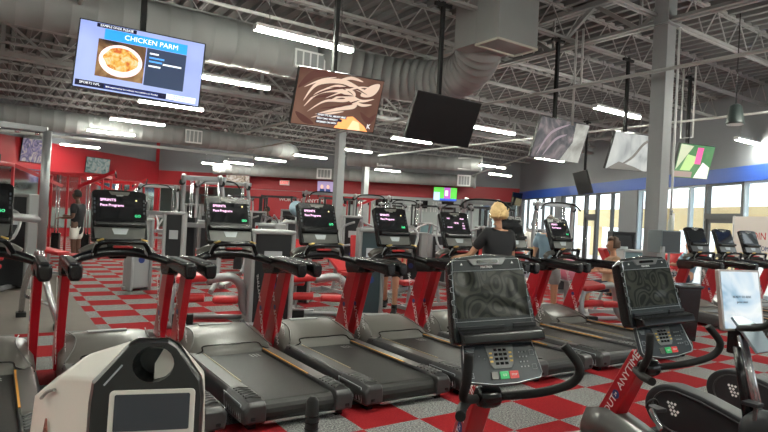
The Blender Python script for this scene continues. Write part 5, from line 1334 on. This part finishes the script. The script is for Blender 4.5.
BLOND = mat('blonde_hair', (.66, .46, .22), .6, var=.35, vscale=40); BROWN = mat('brown_hair', (.07, .035, .02), .7, var=.3, vscale=40); GREYH = mat('grey_hair', (.45, .40, .35), .7, var=.2, vscale=40); BLK = mat('black_hair', (.01, .008, .007), .7)
walk = dict(knL=(-.11, .16, .53), anL=(-.11, .04, .12), knR=(.11, .02, .50), anR=(.11, -.22, .12))
person('blonde woman in a black short-sleeved shirt walking on a treadmill, seen from behind', (5.10, 5.05, .215), -.25,
       dict(**walk, haL=(-.44, .46, 1.02), elL=(-.34, .16, 1.08), haR=(.33, .40, .98), elR=(.30, .10, 1.06)), (CB, CN, SHOE), BLOND, hairkind='bun', fat=1.32, scale=.885)
person('grey haired man in a blue grey shirt, partly behind the last near console', (7.84, 6.55, 0), 2.2, dict(hd=(0, .10, 1.58), nec=(0, .06, 1.45), haL=(-.26, .3, 1.0), haR=(.25, .2, .95)), (CBL, CG, SHOE), GREYH, hairkind='thin', fat=1.2, long_shirt=.05)
person('dark haired person in a white shirt far off before the windows', G(534, 16.0), 2.6, {}, (CW, JE, SHOE), BLK, fat=.9, long_pants=True, scale=.97)
person('man in a black shirt and white shorts standing by the red rig', G(78, 14.8), 1.0, dict(haR=(.18, .30, 1.15), haL=(-.18, .3, 1.1)), (CB, CW, BLACKM), BLK, skin=SKIN2, fat=1.1, long_shirt=.1, scale=1.06)
person('walker in black shorts and black shoes behind the fourth treadmill', (5.60, 8.0, 0), 2.4, dict(knL=(-.11, .18, .50), anL=(-.11, .20, .10), knR=(.11, -.02, .50), anR=(.11, -.22, .15)), (CN, CB, BLACKM), BROWN, fat=1.1, scale=.98)
person('walker with bare legs and white shoes left of the one in black shorts', (5.88, 8.78, 0), -.4, dict(knR=(.11, .14, .50), anR=(.11, .05, .10)), (CG, CN, SHOE), BROWN, fat=1.0, scale=.95)
sit = dict(pel=(0, 0, .60), wai=(0, -.02, .74), che=(0, -.06, .96), nec=(0, -.08, 1.12), hd=(0, -.06, 1.25), shL=(-.17, -.07, 1.06), shR=(.17, -.07, 1.06), elL=(-.26, .05, .84), elR=(.26, .05, .84), haL=(-.22, .28, .85), haR=(.22, .28, .85),
           hiL=(-.10, .02, .57), hiR=(.10, .02, .57), knL=(-.13, .42, .55), knR=(.13, .42, .55), anL=(-.13, .45, .10), anR=(.13, .45, .10))
person('curly haired person with bare shoulders seated on the red bench', G(611, 10.55, -.02), 1.0, sit, (mat('tan_top', (.5, .33, .22), .9), CN, SHOE), BROWN, hairkind='curly', sleeve=False)
person('grey haired person in a white shirt seated at a machine left of the third console', G(284.5, 12.3, -.0), .5, sit, (CW, CN, SHOE), GREYH, hairkind='thin', fat=1.15)
person('small dark figure standing far back at the power racks', G(268, 21.5), 1.5, {}, (CB, CB, BLACKM), BLK, skin=SKIN2)
person('brown haired person seated behind the right window treadmills', G(689, 13.3), 1.2, sit, (CBL, CN, SHOE), BROWN)
person('dark haired person in red seated left of the right window treadmills', G(676, 14.0), 1.5, sit, (REDD, CN, SHOE), BLK)
